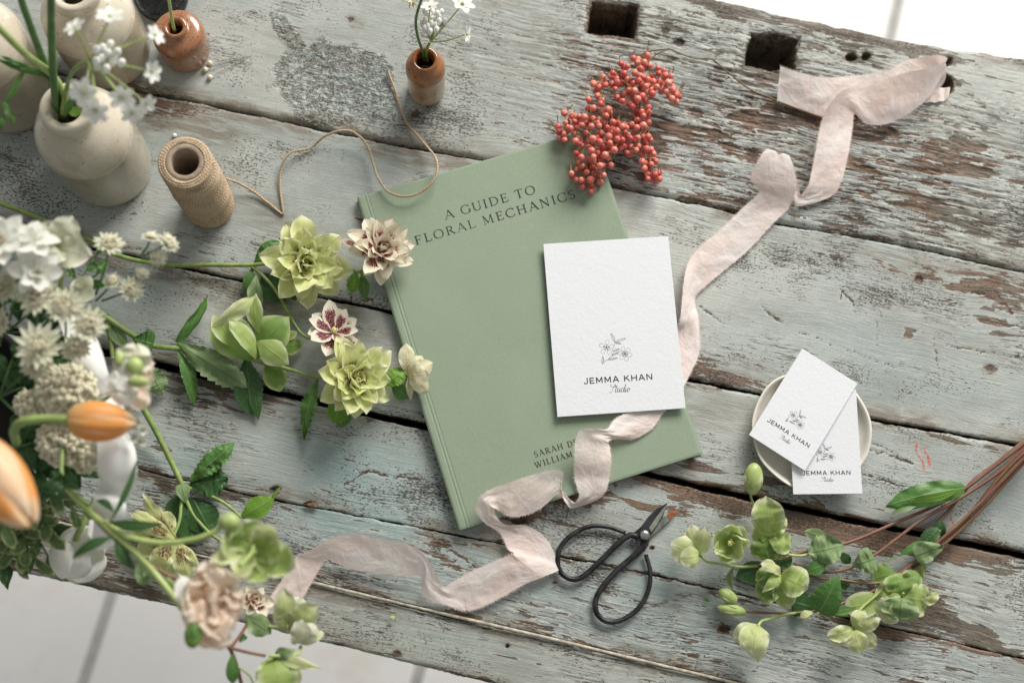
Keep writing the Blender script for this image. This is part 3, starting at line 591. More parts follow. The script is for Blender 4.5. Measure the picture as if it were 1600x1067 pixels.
def bookline(txt, a, b, cap, name_mb, zz):
    xa, ya = book_xy(*a); xb, yb = book_xy(*b); write(txt, bf, xa, (ya + yb) / 2, xb - xa, cap, name_mb, GL, zz, .20, .5)
tb = MB(); bookline('A GUIDE TO', (697, 344), (838, 301), 7.5, tb, 9.12); bookline('FLORAL MECHANICS', (651, 385), (900, 307), 7.5, tb, 9.12)
tb.build('title_lettering', M_ink, book, smooth=False)
ab = MB(); bookline('SARAH', (836, 714), (881, 701), 4.8, ab, 9.12); bookline('DE', (888, 699), (904, 694), 4.8, ab, 9.12); bookline('T', (947, 681), (954, 679), 4.8, ab, 9.12)
bookline('WILLIAM', (837, 731), (896, 713), 4.8, ab, 9.12); bookline('H', (951, 692), (960, 690), 4.8, ab, 9.12)
ab.build('author_lettering', M_ink, book, smooth=False)

# ------------------------------------------------------------------ cards
STU = [[(388, 850), (400, 858), (418, 840), (432, 800), (445, 770), (458, 758), (463, 768), (450, 785), (425, 792), (400, 780), (398, 768), (412, 760)],
       [(478, 772), (455, 838), (458, 850), (468, 848), (482, 828)], [(448, 788), (482, 784)],
       [(490, 800), (480, 838), (486, 848), (500, 838), (512, 802), (504, 838), (510, 848), (522, 836)],
       [(556, 806), (545, 800), (530, 815), (526, 838), (534, 848), (548, 835), (582, 755), (556, 838), (560, 848), (572, 836)],
       [(584, 802), (574, 838), (580, 848), (592, 834)], [(590, 782), (592, 785)],
       [(618, 800), (602, 812), (598, 838), (608, 845), (622, 830), (626, 808), (616, 800), (622, 812), (634, 808)]]
def emblem():
    L = []
    def fl(cx, cy, R, ph, n=5, sq=1.):
        for k in range(n):
            a = ph + 2 * math.pi * k / n; pts = []
            for q in np.linspace(-1, 1, 13):
                r = R * (1 - .72 * abs(q)**2.6 - (.07 if abs(q) < .15 else 0)); aa = a + q * .60 * (1 - abs(q)**4 * .50); pts.append((cx + r * math.cos(aa), cy + sq * r * math.sin(aa)))
            L.append((pts, 1.5))
            for d in (-.16, 0, .16): L.append(([(cx + 4 * math.cos(a + d), cy + 4 * math.sin(a + d) * sq), (cx + R * .45 * math.cos(a + d), cy + R * .45 * math.sin(a + d) * sq)], 1.0))
        for k in range(8):
            a = k * .8; L.append(([(cx, cy), (cx + 11 * math.cos(a), cy + 11 * math.sin(a))], 1.8))
    fl(398, 345, 92, math.radians(60)); fl(614, 420, 88, math.radians(12), 6)
    def lf(a, b, w, fill=0):
        a = np.array(a, float); b = np.array(b, float); d = b - a; n = np.array([-d[1], d[0]]) / np.linalg.norm(d)
        for s in (-1, 1): L.append(([tuple(a + d * t_ + n * s * w * math.sin(math.pi * t_**.8)) for t_ in np.linspace(0, 1, 9)], 2.))
        L.append(([tuple(a + d * .1), tuple(a + d * .75)], 1.2))
        for k in range(fill): 
            t_ = .2 + .6 * k / max(1, fill - 1); L.append(([tuple(a + d * t_), tuple(a + d * (t_ + .12) + n * w * .8 * math.sin(math.pi * t_))], 1.4))
    lf((498, 278), (452, 170), 17, 3); lf((498, 278), (632, 230), 15, 2); lf((505, 285), (575, 300), 10, 3)
    lf((478, 388), (556, 357), 11, 4); lf((462, 440), (542, 402), 10); lf((405, 492), (530, 470), 12, 4); lf((348, 545), (352, 445), 15, 6)
    L.append(([(346, 545), (375, 512), (415, 485), (455, 450), (475, 410), (476, 385), (462, 360)], 2.6)); L.append(([(498, 278), (494, 300), (490, 330)], 2.))
    L.append(([(560, 400), (540, 402), (500, 420), (465, 440)], 2.))
    return L
EMB = emblem()
def card(name, label, px, py, z, ang, w, h, th, ts, es, yb, ye, ysd, tilt=(0, 0), group=None):
    c = thing(name, label, 'card', px, py, z, group); f0 = planef(px, py, z, ang); tx, ty = tilt
    f = lambda x, y, zz=0.: f0(x - w / 2, y - h / 2, zz + (x - w / 2) * tx + (y - h / 2) * ty)
    mk('card_stock', *slab(f, 0, 0, w, h, 0, th, .15), M_card, c, smooth=False)
    tz = th + .05; mb = MB(); write('JEMMA KHAN', f, w / 2 - 28.5 * ts, yb, 57. * ts, 5.0 * ts, mb, GS, tz, .14, .62); mb.build('name_lettering', M_ink, c, smooth=False)
    k = .0691 * es; ca, sa = math.cos(.07), math.sin(.07); mb = MB()
    def T(p, oy): x = (p[0] - 508) * k; y = (oy[0] - p[1]) * k; return w / 2 + x * ca + y * sa, oy[1] - x * sa + y * ca
    for i, st in enumerate(STU):
        pts = spline(np.array([(a, b, 0) for a, b in st], float), 8 * len(st)); L = len(pts)
        pp = [T((a, b), (848, ysd)) for a, b, _ in pts]; strip([(x, y, k * (3.5 + 5.5 * max(0, (pp[min(j + 1, L - 1)][1] - pp[max(j - 1, 0)][1]) * -1 / (abs(pp[min(j + 1, L - 1)][1] - pp[max(j - 1, 0)][1]) + abs(pp[min(j + 1, L - 1)][0] - pp[max(j - 1, 0)][0]) + 1e-6)))) for j, (x, y) in enumerate(pp)], f, tz + .004 * i, mb)
    mb.build('script_lettering', M_ink, c, smooth=False); mb = MB()
    for i, (st, lw) in enumerate(EMB):
        strip([(*T(p, (360, ye)), max(.16, lw * 1.5 * k)) for p in st], f, tz + .004 * (i % 11), mb)
    mb.build('flower_drawing', M_ink2, c, smooth=False); return c
def fit(cs, z):
    q = [P(*c, z) for c in cs]; d = (q[1] - q[0]) + (q[2] - q[3]); return math.atan2(d[1], d[0]), sum(q) / 4
a1, c1 = fit([(850, 381), (1045, 368), (1069, 637), (869, 650)], 14.)
card('large_card', 'large white printed card lying on the green book over the pink ribbon', 958.6, 508.6, 13.2, a1, 105.1, 145.8, 1.1, 1., 1., 25.4, 53., 17.)
a2, _ = fit([(1240, 612), (1337, 610), (1347, 768), (1240, 768)], 8.)
card('small_card', 'lower small white card sticking out of the dish towards the hellebores', 1288.5, 690, 14.4, a2 + .0, 56.4, 85., .8, .70, .60, 15.4, 33., 10.2, (0, .012))
a3, _ = fit([(1257, 546), (1342, 602), (1254, 731), (1168, 678)], 14.)
card('small_card', 'upper small white card turned askew on top of the other small card', 1255.2, 639.2, 17.2, a3, 53., 86., .8, .70, .60, 17.6, 33., 11.6, (0, -.02))

# ------------------------------------------------------------------ dish
dish = thing('dish', 'small round off-white ceramic dish under the two small cards', 'dish', 1262, 676, 0)
V, F, U = lathe(smoothprof([(0, 1), (30, 1), (38, 2), (45, 6), (49, 11.5), (49.6, 12.8), (48.6, 13.2), (46.8, 11.5), (42, 6.5), (36, 4.2), (28, 3.6), (.01, 3.6)], 50), P(1262, 675, 0), 72, .012)
mk('bowl', V, F, M_dish, dish, uv=U)

# ------------------------------------------------------------------ vases and bottles
def vase(label, bx, by, H, R, group='cream stoneware vases', rim=1.):
    v = thing('stoneware_vase', label, 'vase', bx, by, 0, group); c = P(bx, by, 0); s = H / 140.; r = R / 37.
    body = smoothprof([(0, 0.6), (30 * r, .6), (34.5 * r, 2), (36.5 * r, 7), (37.4 * r, 30 * s), (37.6 * r, 60 * s), (37.2 * r, 78 * s), (37.0 * r, 80 * s)], 40)
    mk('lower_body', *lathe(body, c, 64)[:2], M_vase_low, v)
    sh = smoothprof([(36.6 * r, 79.4 * s), (37.9 * r, 80.5 * s), (38.0 * r, 84 * s), (36.6 * r, 93 * s), (32 * r, 103 * s), (25 * r, 111 * s), (18.5 * r, 116 * s), (16.6 * r, 119.5 * s), (17 * r, 122 * s)], 44)
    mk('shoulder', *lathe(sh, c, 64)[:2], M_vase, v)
    rp = smoothprof([(16.9 * r, 121.5 * s), (19.5 * r * rim, 124 * s), (20.6 * r * rim, 129 * s), (20.3 * r * rim, 135 * s), (18.6 * r * rim, 139.4 * s), (16 * r, 140 * s), (12.6 * r, 138 * s), (11 * r, 132 * s), (10.8 * r, 115 * s), (20 * r, 95 * s), (20 * r, 70 * s), (.1, 69 * s)], 56)
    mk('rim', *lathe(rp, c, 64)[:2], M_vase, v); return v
vase('frontmost cream stoneware vase with a thick rim beside the twine spool', 172, 262, 140, 37)
vase('cream stoneware vase behind, cut by the left edge of the picture', 22, 146, 165, 38.5)
vase('cream stoneware vase at the back beside the brown bottle', 172, 82, 122, 36.5)
def bottle(label, bx, by, prof_b, prof_n, mb_, mn, neckname='neck'):
    v = thing('stoneware_bottle', label, 'bottle', bx, by, 0, 'small brown stoneware bottles'); c = P(bx, by, 0)
    mk('body', *lathe(smoothprof(prof_b, 40), c, 56)[:2], mb_, v); mk(neckname, *lathe(smoothprof(prof_n, 50), c, 56)[:2], mn, v); return v
bottle('squat rust-brown stoneware bottle between the cream vases and the pins', 291, 80, [(0, .5), (18, .5), (20.5, 2), (21.3, 8), (21.6, 20), (21.8, 31), (21.2, 35.5)], [(21.2, 35.3), (19.6, 38.6), (15.5, 41), (10.8, 42), (8.6, 42.8), (8.4, 44.2), (9.6, 45.6), (10.2, 47.4), (9.6, 49.2), (8.2, 49.8), (6.6, 49), (5.8, 46), (5.6, 38), (14, 30), (14, 18), (.1, 17)], M_brown, M_brown)
bottle('small two-tone stoneware bottle with amber shoulder above the book', 667, 141, [(0, .5), (13.5, .5), (15.2, 2), (15.9, 7), (16, 20), (16, 36), (16.1, 44)], [(16.1, 43.6), (16.6, 45), (16.5, 50), (15.3, 55), (12.6, 58.5), (10.2, 60), (9.7, 61), (10.6, 62), (11.4, 64), (11, 66), (9.6, 66.8), (8.0, 66), (7.1, 63), (6.9, 54), (11, 46), (11, 30), (.1, 29)], M_tan, M_brown2, 'glazed_shoulder')

# ------------------------------------------------------------------ twine spool
sp = thing('twine_spool', 'spool of jute twine with its loose end trailing over the book', 'twine', 330, 322, 0); c = P(329, 322, 0)
mk('core_tube', *lathe([(14.6, .4), (14.6, 112.6), (14.2, 113), (11.2, 113), (10.8, 112.6), (10.8, .4)], c, 40)[:2], M_tube, sp)
mb = MB()
for lay, (R0, ti, ph) in enumerate([(18.0, 3.2, .3), (19.4, -4.2, 2.2)]):
    nt = 50; N = nt * 34; th = np.linspace(0, nt * 2 * math.pi, N); z = 3.5 + 105 * th / th[-1] 
    wv = np.array([fbm(a * .07, lay * 3., 5) for a in th]) - .5; bul = 1.2 * np.sin(np.pi * z / 111.)
    r = R0 + bul + wv * 1.8 - 3.0 * sst(99, 111, z) * (lay > 0)
    zz = np.clip(z + ti * np.sin(th + ph + .045 * th) * np.clip(np.minimum(z, 112 - z) / 12., 0, 1) + wv * 3, 1.3, 111.6)
    pth = np.stack([c[0] + r * np.cos(th) / 1000, c[1] + r * np.sin(th) / 1000, zz / 1000.], 1); mb.add(*tube(pth, .00118, 5))
th = np.linspace(0, 9 * 2 * math.pi, 300); r = 15.6 + 4.6 * (th / th[-1]); zz = 112.4 - .3 * (r - 15) + .5 * np.sin(th * 2.3)
mb.add(*tube(np.stack([c[0] + r * np.cos(th) / 1000, c[1] + r * np.sin(th) / 1000, zz / 1000], 1), .0011, 5))
for k in range(520):
    a = rnd.uniform(0, 6.283); z = rnd.uniform(3, 113); r = 20.6; p0 = c + np.array([r * math.cos(a), r * math.sin(a), z]) / 1000; d = np.array([math.cos(a) + rnd.uniform(-.9, .9), math.sin(a) + rnd.uniform(-.9, .9), rnd.uniform(-.9, .9)])
    L = rnd.uniform(.001, .004); mb.add(*tube([p0 - d * .0006, p0 + d * L * .5, p0 + d * L + np.array([0, 0, rnd.uniform(-.001, .001)])], .00007, 3))
mb.build('wound_twine', M_jute, sp)
pts = [(352, 279, 22), (372, 286, 10), (398, 301, 3), (425, 322, 1.6), (442, 335, 1.6), (441, 322, 2), (438, 300, 1.6), (438, 270, 4), (452, 240, 8), (484, 232, 3), (505, 215, 8), (530, 205, 13), (552, 207, 13), (572, 225, 10), (583, 255, 9), (592, 280, 12), (606, 299, 14), (628, 307, 16), (652, 303, 16), (674, 286, 18), (684, 262, 18), (676, 240, 12), (655, 215, 5), (637, 194, 2.5), (625, 168, 2.5), (617, 140, 3), (606, 110, 4)]
s = spline([P(*q) for q in pts], 260); s[:, :2] += (np.array([[fbm(i * .12, 0, 7), fbm(i * .12, 5, 8)] for i in range(260)]) - .5) * .0011
mb = MB(); mb.add(*tube(s, .00105, 7))
for k in range(420):
    i = rnd.randrange(1, 258); p0 = s[i]; d = np.array([rnd.uniform(-1, 1), rnd.uniform(-1, 1), rnd.uniform(-.2, .8)]); d /= np.linalg.norm(d); L = rnd.uniform(.0015, .0042)
    mb.add(*tube([p0, p0 + d * L * .6, p0 + d * L + np.array([rnd.uniform(-1, 1), rnd.uniform(-1, 1), 0]) * .0006], .00006, 3))
mb.build('loose_strand', M_jute, sp)

# ------------------------------------------------------------------ flower frog, pins, bead
fr = thing('flower_frog', 'round dark metal flower frog full of pins at the top edge', 'flower frog', 254, -4, 0); c = P(254, -2, 0)
mk('base', *lathe(smoothprof([(0, .3), (22, .3), (23, 2), (23, 8), (22.2, 9.4), (21, 9), (20.6, 7.6), (.1, 7.4)], 30), c, 48)[:2], M_lead, fr)
mb = MB()
for i in range(-9, 10):
    for j in range(-9, 10):
        x = (i + .5 * (j % 2)) * 2.1; y = j * 1.9
        if x * x + y * y < 19**2: p = c + np.array([x, y, 7]) / 1000; V, F, U = tube([p, p + np.array([0, 0, .006]), p + np.array([0, 0, .0085])], [.00045, .0004, .00005], 5); mb.add(V, F, U)
mb.build('pins', M_steel, fr); bpy.data.objects['pins']['kind'] = 'stuff'
PG = 'pearl-headed pins beside the brown bottle'
for lab, h, tp in [('pearl-headed pin whose head is nearest the brown bottle', (321, 109), (382, 91)), ('pearl-headed pin lying topmost of the three', (328, 99), (389, 88)), ('pearl-headed pin lying lowest of the three', (328, 121), (394, 87))]:
    p = thing('pearl_pin', lab, 'pin', h[0], h[1], 0, PG)
    mk('pin_head', *sphere(P(h[0], h[1], 2.2), .0023, 10, 14)[:2], M_pearl, p); V, F, U = ptube([(h[0] + 3, h[1] - 1, 2.2), (tp[0], tp[1], .6)], .32, .12); mk('needle', V, F, M_steel, p)
wb = thing('white_bead', 'tiny white bead on the table above the twine spool', 'bead', 273, 212, 0); mk('shell', *sphere(P(273, 212, 1.6), .0018, 8, 12)[:2], M_whbud, wb)

# ------------------------------------------------------------------ scissors
sc = thing('scissors', 'black iron bonsai scissors with large loop handles below the book', 'scissors', 1007, 836, 0)
def bar(pts, r0, r1=None, sq=1.): 
    s = spline([P(*q) for q in pts], 70); rr = np.linspace(r0, r1 or r0, 70) / 1000; return tube(s, rr, 10)
mk('handle', *bar([(977, 832, 3), (950, 823, 3.2), (922, 822, 3.2), (894, 835, 3.2), (876, 854, 3.2), (871, 876, 3.2), (878, 896, 3.2), (896, 905, 3.2), (914, 898, 3.4), (943, 871, 4), (968, 847, 4.4), (984, 836, 4.8), (998, 838, 5)], 1.75, 2.5)[:2], M_black, sc)
mk('handle', *bar([(1009, 866, 3), (1016, 893, 3), (1013, 922, 3), (998, 949, 3), (974, 967, 3), (950, 971, 3), (934, 960, 3), (930, 941, 3), (939, 920, 3.2), (962, 893, 3.6), (986, 872, 4), (1002, 857, 4.6), (1007, 845, 5)], 1.75, 2.6)[:2], M_black, sc)
def plate(pts, z0, z1, mat, name, ridge=None):
    n = len(pts); V = [P(x, y, z1) for x, y in pts] + [P(x, y, z0) for x, y in pts]; F = [list(range(n))[::-1], list(range(n, 2 * n))] + [[i, (i + 1) % n, n + (i + 1) % n, n + i] for i in range(n)]
    o = mk(name, V, F, mat, sc, smooth=False); md = o.modifiers.new('bevel', 'BEVEL'); md.width = .0005; md.segments = 2; return o
plate([(990, 832), (1002, 822), (1012, 808), (1026, 794), (1043, 785), (1036, 806), (1026, 822), (1016, 838), (1013, 852), (1006, 862), (996, 855), (993, 843)], 3.2, 5.6, M_black, 'blade')
plate([(1018, 832), (1027, 819), (1036, 803), (1042, 788), (1034, 796), (1025, 808), (1014, 824)], 5.0, 6.0, M_bevel, 'ground_edge')
plate([(984, 838), (994, 830), (1008, 826), (1028, 812), (1046, 801), (1058, 797), (1050, 810), (1036, 822), (1018, 838), (1004, 848), (992, 848)], 1.2, 3.0, M_steel, 'blade')['label'] = 'grey steel blade with rusty tip'
plate([(1042, 804), (1050, 799), (1058, 797), (1054, 804), (1046, 812)], 2.0, 3.4, M_rust, 'rusty_tip')
mk('pivot', *lathe(smoothprof([(4.4, 0), (4.4, 1), (3.6, 2.4), (2, 3.2), (.05, 3.4)], 16), P(1007, 836, 5), 20)[:2], M_steel, sc)

# ------------------------------------------------------------------ ribbon
RB = [((1219,104,12),(1214,158,4)),((1250,114,14),(1250,170,4)),((1290,122,12),(1290,182,3)),((1340,118,8),(1335,178,3)),((1385,112,12),(1390,168,3)),((1415,96,14),(1440,158,4)),((1462,87,20),(1474,130,6)),((1480,92,30),(1477,112,14)),((1455,106,30),(1452,150,15)),((1413,115,26),(1425,174,11)),((1375,128,22),(1388,193,8)),((1345,140,20),(1355,194,8)),((1318,142,27),(1337,178,12)),
 ((1296,164,25),(1335,172,13)),((1283,195,18),(1332,200,10)),((1272,250,13),(1322,255,9)),((1264,288,11),(1312,290,7)),((1257,300,9),(1300,306,5)),((1250,305,8),(1268,318,4)),((1246,290,10),(1242,322,4)),((1215,270,8),(1246,296,6)),((1200,233,26),(1232,242,22)),((1184,252,25),(1240,262,20)),((1173,281,18),(1244,294,14)),((1187,298,11),(1234,322,6)),((1160,326,7),(1208,349,4)),((1125,360,6),(1172,388,2.5)),((1095,385,6),(1135,420,2.5)),((1077,408,8),(1103,446,3)),
 ((1070,432,13),(1088,462,3)),((1065,480,14),(1086,480,4)),((1062,503,12),(1090,492,6)),((1057,518,6),(1093,520,8)),((1052,550,8),(1091,555,8)),((1038,585,11.5),(1074,592,10)),((1012,612,11.8),(1060,620,11)),((990,638,11.8),(1034,648,11)),((962,654,15),(1018,670,11)),((948,670,20),(988,686,12)),((927,669,27),(962,686,13)),((906,673,29),(950,690,18)),((899,688,27),(952,696,16)),((898,718,21),(955,720,16)),((898,745,14),(952,745,13)),((902,762,13),(948,763,12)),((905,775,11.5),(938,777,9)),((896,785,9),(918,787,5)),((884,772,11),(893,793,6)),
 ((874,762,14),(884,785,11)),((880,740,20),(872,772,13)),((863,734,22),(846,793,13)),((835,741,21),(820,805,11)),((804,751,20),(795,806,12)),((772,762,21),(779,796,13)),((750,776,26),(771,793,18)),((743,795,20),(774,804,14)),((755,814,12),(788,819,10)),((780,832,6),(825,822,8)),((791,850,5),(855,843,5)),((797,860,7),(870,874,4)),((803,863,10),(875,888,5)),((802,866,12),(850,900,7)),((798,866,12),(822,911,6)),((765,880,10),(785,932,4)),((735,893,9),(745,951,3)),((710,907,8),(722,953,3)),((694,916,8),(703,947,4)),((684,905,11),(676,940,4)),((676,888,15),(660,930,5)),((662,866,19),(657,901,9)),
 ((634,849,19),(632,900,8)),((590,841,18),(590,896,6)),((547,834,18),(543,887,6)),((510,845,16),(518,875,8)),((482,861,11),(508,871,7)),((463,870,6),(504,880,5)),((445,900,5),(488,907,4)),((420,935,4),(470,937,3)),((398,962,3),(448,955,3))]
rb = thing('ribbon', 'long frayed blush silk ribbon winding from the beam under the card to the bouquet', 'ribbon', 1330, 170, 0)
A = np.array([P(*a) for a, b in RB]); B = np.array([P(*b) for a, b in RB]); mid = (A + B) / 2
NR = 1100; AB = spline(np.hstack([mid, A, B]), NR); A = AB[:, 3:6]; B = AB[:, 6:9]; NVv = 14; V = []; U = []
Ls = np.concatenate([[0], np.cumsum(np.linalg.norm(np.diff(AB[:, :3], axis=0), axis=1))]); tt = np.gradient(AB[:, :3], axis=0); tt /= np.linalg.norm(tt, axis=1)[:, None] + 1e-9
NRM = []
for i in range(NR):
    w = B[i] - A[i]; n = np.cross(tt[i], w); n /= (np.linalg.norm(n) + 1e-9); NRM.append(n)
    ja = (fbm(Ls[i] * 900, 1, 3) - .5) * .0010; jb = (fbm(Ls[i] * 900, 7, 4) - .5) * .0010; wn = w / (np.linalg.norm(w) + 1e-9)
    for j in range(NVv):
        q = j / (NVv - 1); p = A[i] + w * q + wn * (ja * (1 - q) + jb * q); ww = (fbm(Ls[i] * 45 + q * 1.2, q * 2.2, 12) - .5) * .0040 + (fbm(Ls[i] * 130, q * 3, 13) - .5) * .0008
        p = p + n * ww * (.35 + .65 * math.sin(math.pi * q)); p[2] = max(p[2], .0012); V.append(p); U.append((Ls[i], q))
mk('cloth_band', V, gridf(NR, NVv), M_ribbon, rb, uv=U)
fb = MB(); Va = np.array(V).reshape(NR, NVv, 3)
for e, e2 in ((0, 1), (NVv - 1, NVv - 2)):
    L = 0
    while L < Ls[-1]:
        i = min(int(np.searchsorted(Ls, L)), NR - 2); p = Va[i, e]; d = Va[i, e] - Va[i, e2]; d = d / (np.linalg.norm(d) + 1e-9); l = rnd.uniform(.0006, .0019) * (1.6 if rnd.random() < .1 else 1); s_ = tt[i] * rnd.uniform(-.7, .7)
        tip = p + (d + s_) * l; tip[2] = max(tip[2], .0008); k = tt[i] * .00022; fb.add([p - k, p + k, tip], [[0, 1, 2]], [(Ls[i], 0)] * 3); L += rnd.uniform(.0003, .0009)
fb.build('frayed_edge', M_ribbon, rb)
tl = thing('ribbon_end', 'short frayed ribbon end poking out of the oval hole in the beam', 'ribbon', 1470, 150, 0)
E_ = [((1440, 146, 3), (1443, 160, 2.5)), ((1458, 140, 2), (1462, 160, 2.2)), ((1472, 137, -1), (1478, 156, 2)), ((1484, 137, 1), (1484, 147, 3))]
A = np.array([P(*a) for a, b in E_]); B = np.array([P(*b) for a, b in E_]); AB = spline(np.hstack([(A + B) / 2, A, B]), 30); V = []
for i in range(30):
    for j in range(6): q = j / 5; V.append(AB[i, 3:6] * (1 - q) + AB[i, 6:9] * q + np.array([0, 0, .0012 * math.sin(i * .7 + q * 3)]))
mk('cloth_band', V, gridf(30, 6), M_ribbon, tl, uv=[(i / 90., j / 5) for i in range(30) for j in range(6)])
# ------------------------------------------------------------------ blades, petals, flowers
PROF = {
 'petal': [(0, .14), (.12, .38), (.3, .78), (.5, 1), (.68, .96), (.84, .68), (.93, .34), (1, .02)],
 'round': [(0, .16), (.12, .50), (.3, .88), (.5, 1), (.7, .97), (.86, .76), (.95, .46), (1, .12)],
 'sharp': [(0, .16), (.15, .45), (.35, .88), (.5, 1), (.65, .86), (.8, .56), (.92, .22), (1, .01)],
 'lance': [(0, .10), (.15, .45), (.35, .95), (.5, 1), (.7, .76), (.85, .42), (.95, .16), (1, .01)],
 'heart': [(0, .55), (.08, .88), (.22, 1), (.45, .92), (.7, .6), (.88, .3), (1, .02)],
 'strap': [(0, .5), (.2, .8), (.5, 1), (.8, .75), (1, .05)],
 'obov': [(0, .10), (.2, .28), (.45, .62), (.7, .95), (.82, 1), (.93, .75), (1, .15)],
}
def blade(base, tip, wpx, roll=0, arch=3., cup=0., curl=0., fold=0., ruf=0., prof='petal', ser=0., twist=0., nu=20, nv=9, bow=0., seed=None, world=False):
    sd = rnd.uniform(0, 200) if seed is None else seed
    if ser: nu = 56
    cup *= .45 if cup < 0 else .8; ruf = ruf * 1.7 + .18; arch *= .8
    b = np.array(base) if world else P(*base); t_ = np.array(tip) if world else P(*tip); ax = t_ - b; L = np.linalg.norm(ax); ax /= L
    up = (CAM - b); up /= np.linalg.norm(up); n = up - up.dot(ax) * ax; n /= np.linalg.norm(n); hw = wpx * mpp((b[2] + t_[2]) * 500) / 2
    pu, pw = zip(*PROF[prof]); V = []; U = []
    for i in range(nu):
        u = 1 - (1 - i / (nu - 1))**1.35; a = math.radians(roll + twist * (u - .5)); nn = n * math.cos(a) + np.cross(ax, n) * math.sin(a); sdv = np.cross(ax, nn)
        w = hw * np.interp(u, pu, pw)
        if ser: w *= 1 + ser * 1.6 * ((1 - (u * 11) % 1) - .6) * min(1, 5 * (1 - u))
        c = b + ax * L * u + nn * (arch / 1000 * 4 * u * (1 - u) + curl / 1000 * u**3) + sdv * (bow / 1000 * 4 * u * (1 - u))
        for j in range(nv):
            v = 2 * j / (nv - 1) - 1
            h = cup * w * v * v + fold * w * abs(v) + ruf * hw * (fbm(u * 4 + sd, v * 1.3 + 3, 5) - .5) * (.35 + abs(v)) * 1.4 * min(1, u * 4)
            p = c + sdv * w * v + nn * h; V.append(p); U.append((u, j / (nv - 1)))
    V = np.array(V)
    if V[:, 0].size: V[:, 2] = np.where((V[:, 2] < .0015) & (V[:, 2] > -.06), .0015, V[:, 2])
    return V, gridf(nu, nv), U
def put(par, name, mat, *a, **k): V, F, U = blade(*a, **k); return mk(name, V, F, mat, par, uv=U)
def radial(c, M, phi, L, Wd, e0, e1, cup=.3, ruf=.25, prof='petal', r0=.04, nu=13, nv=7, sd=0., bend=0.):
    """petal growing from centre c (world) with frame M, e0/e1 = elevation in degrees at base / tip, lengths in metres"""
    pu, pw = zip(*PROF[prof]); V = []; U = []; r = r0 * L; z = 0.; cphi, sphi = math.cos(phi), math.sin(phi); last = 0
    for i in range(nu):
        u = 1 - (1 - i / (nu - 1))**1.3; e = math.radians(e0 + (e1 - e0) * u); du = u - last; last = u
        r += math.cos(e) * L * du; z += math.sin(e) * L * du; w = Wd / 2 * np.interp(u, pu, pw)
        for j in range(nv):
            v = 2 * j / (nv - 1) - 1; h = cup * w * v * v + ruf * Wd / 2 * (fbm(u * 3.5 + sd, v * 1.2 + sd * .7, 6) - .5) * (.4 + abs(v)) * min(1, 3 * u)
            rr = r - math.sin(e) * h; zz = z + math.cos(e) * h; y = v * w + bend * L * u * u
            V.append(c + M @ np.array([rr * cphi - y * sphi, rr * sphi + y * cphi, zz])); U.append((u, j / (nv - 1)))
    V = np.array(V); V[:, 2] = np.where((V[:, 2] < .0015) & (c[2] > .003), .0015, V[:, 2]); return V, gridf(nu, nv), U
def stamens(c, M, R, n, L, mat, par, name='flower', spread=.5):
    mb = MB(); mb.add(*sphere(c + M @ np.array([0, 0, R * .03]), R * .10, 6, 8))
    for k in range(n):
        a = rnd.uniform(0, 6.283); s = rnd.uniform(.1, spread); d = M @ np.array([s * math.cos(a), s * math.sin(a), 1]); p = c + d * L * R * rnd.uniform(.7, 1.)
        mb.add(*tube([c, (c + p) / 2 + M @ np.array([0, 0, .04 * R]), p], .00022, 3)); mb.add(*sphere(p, .0008, 4, 5))
    return mb.build(name, mat, par)
def flower(par, px, py, z, face, Rpx, whorls, mat, ns=26, sl=.25, smat=None, ph=0., jit=1.7, ruf=.3, prof='petal', name='flower', sspread=.5):
    c = P(px, py, z); M = frame(face); R = Rpx * mpp(z); fl = stamens(c, M, R, ns, sl, smat or M_anther, par, name, sspread)
    for wi, (n, L, Wd, e0, e1) in enumerate(whorls):
        for k in range(n):
            phi = ph + wi * .43 + 2 * math.pi * k / n + rnd.uniform(-.12, .12) * jit; j = 1 + rnd.uniform(-.1, .1) * jit
            V, F, U = radial(c + M @ np.array([0, 0, .02 * R * wi]), M, phi, L * R * j, Wd * R * j, e0 + rnd.uniform(-8, 8) * jit, e1 + rnd.uniform(-12, 12) * jit, rnd.uniform(.15, .45), ruf, prof, sd=rnd.uniform(0, 99), bend=rnd.uniform(-.16, .16))
            mk('petal', V, F, mat[wi % len(mat)] if isinstance(mat, list) else mat, fl, uv=U)
    return fl
DBL = [(8, 1.06, .60, 10, 0), (9, .98, .54, 24, 14), (9, .88, .48, 38, 34), (7, .72, .42, 54, 56), (6, .52, .36, 66, 84), (4, .36, .26, 78, 98)]
SGL = [(3, 1., .95, 22, 4), (3, .98, .92, 27, 8)]
def stem(par, pts, r0, r1=None, mat=None, name='stem', ns=8): V, F, U = ptube(pts, r0, r1, ns=ns); return mk(name, V, F, mat or M_stem, par, uv=U)

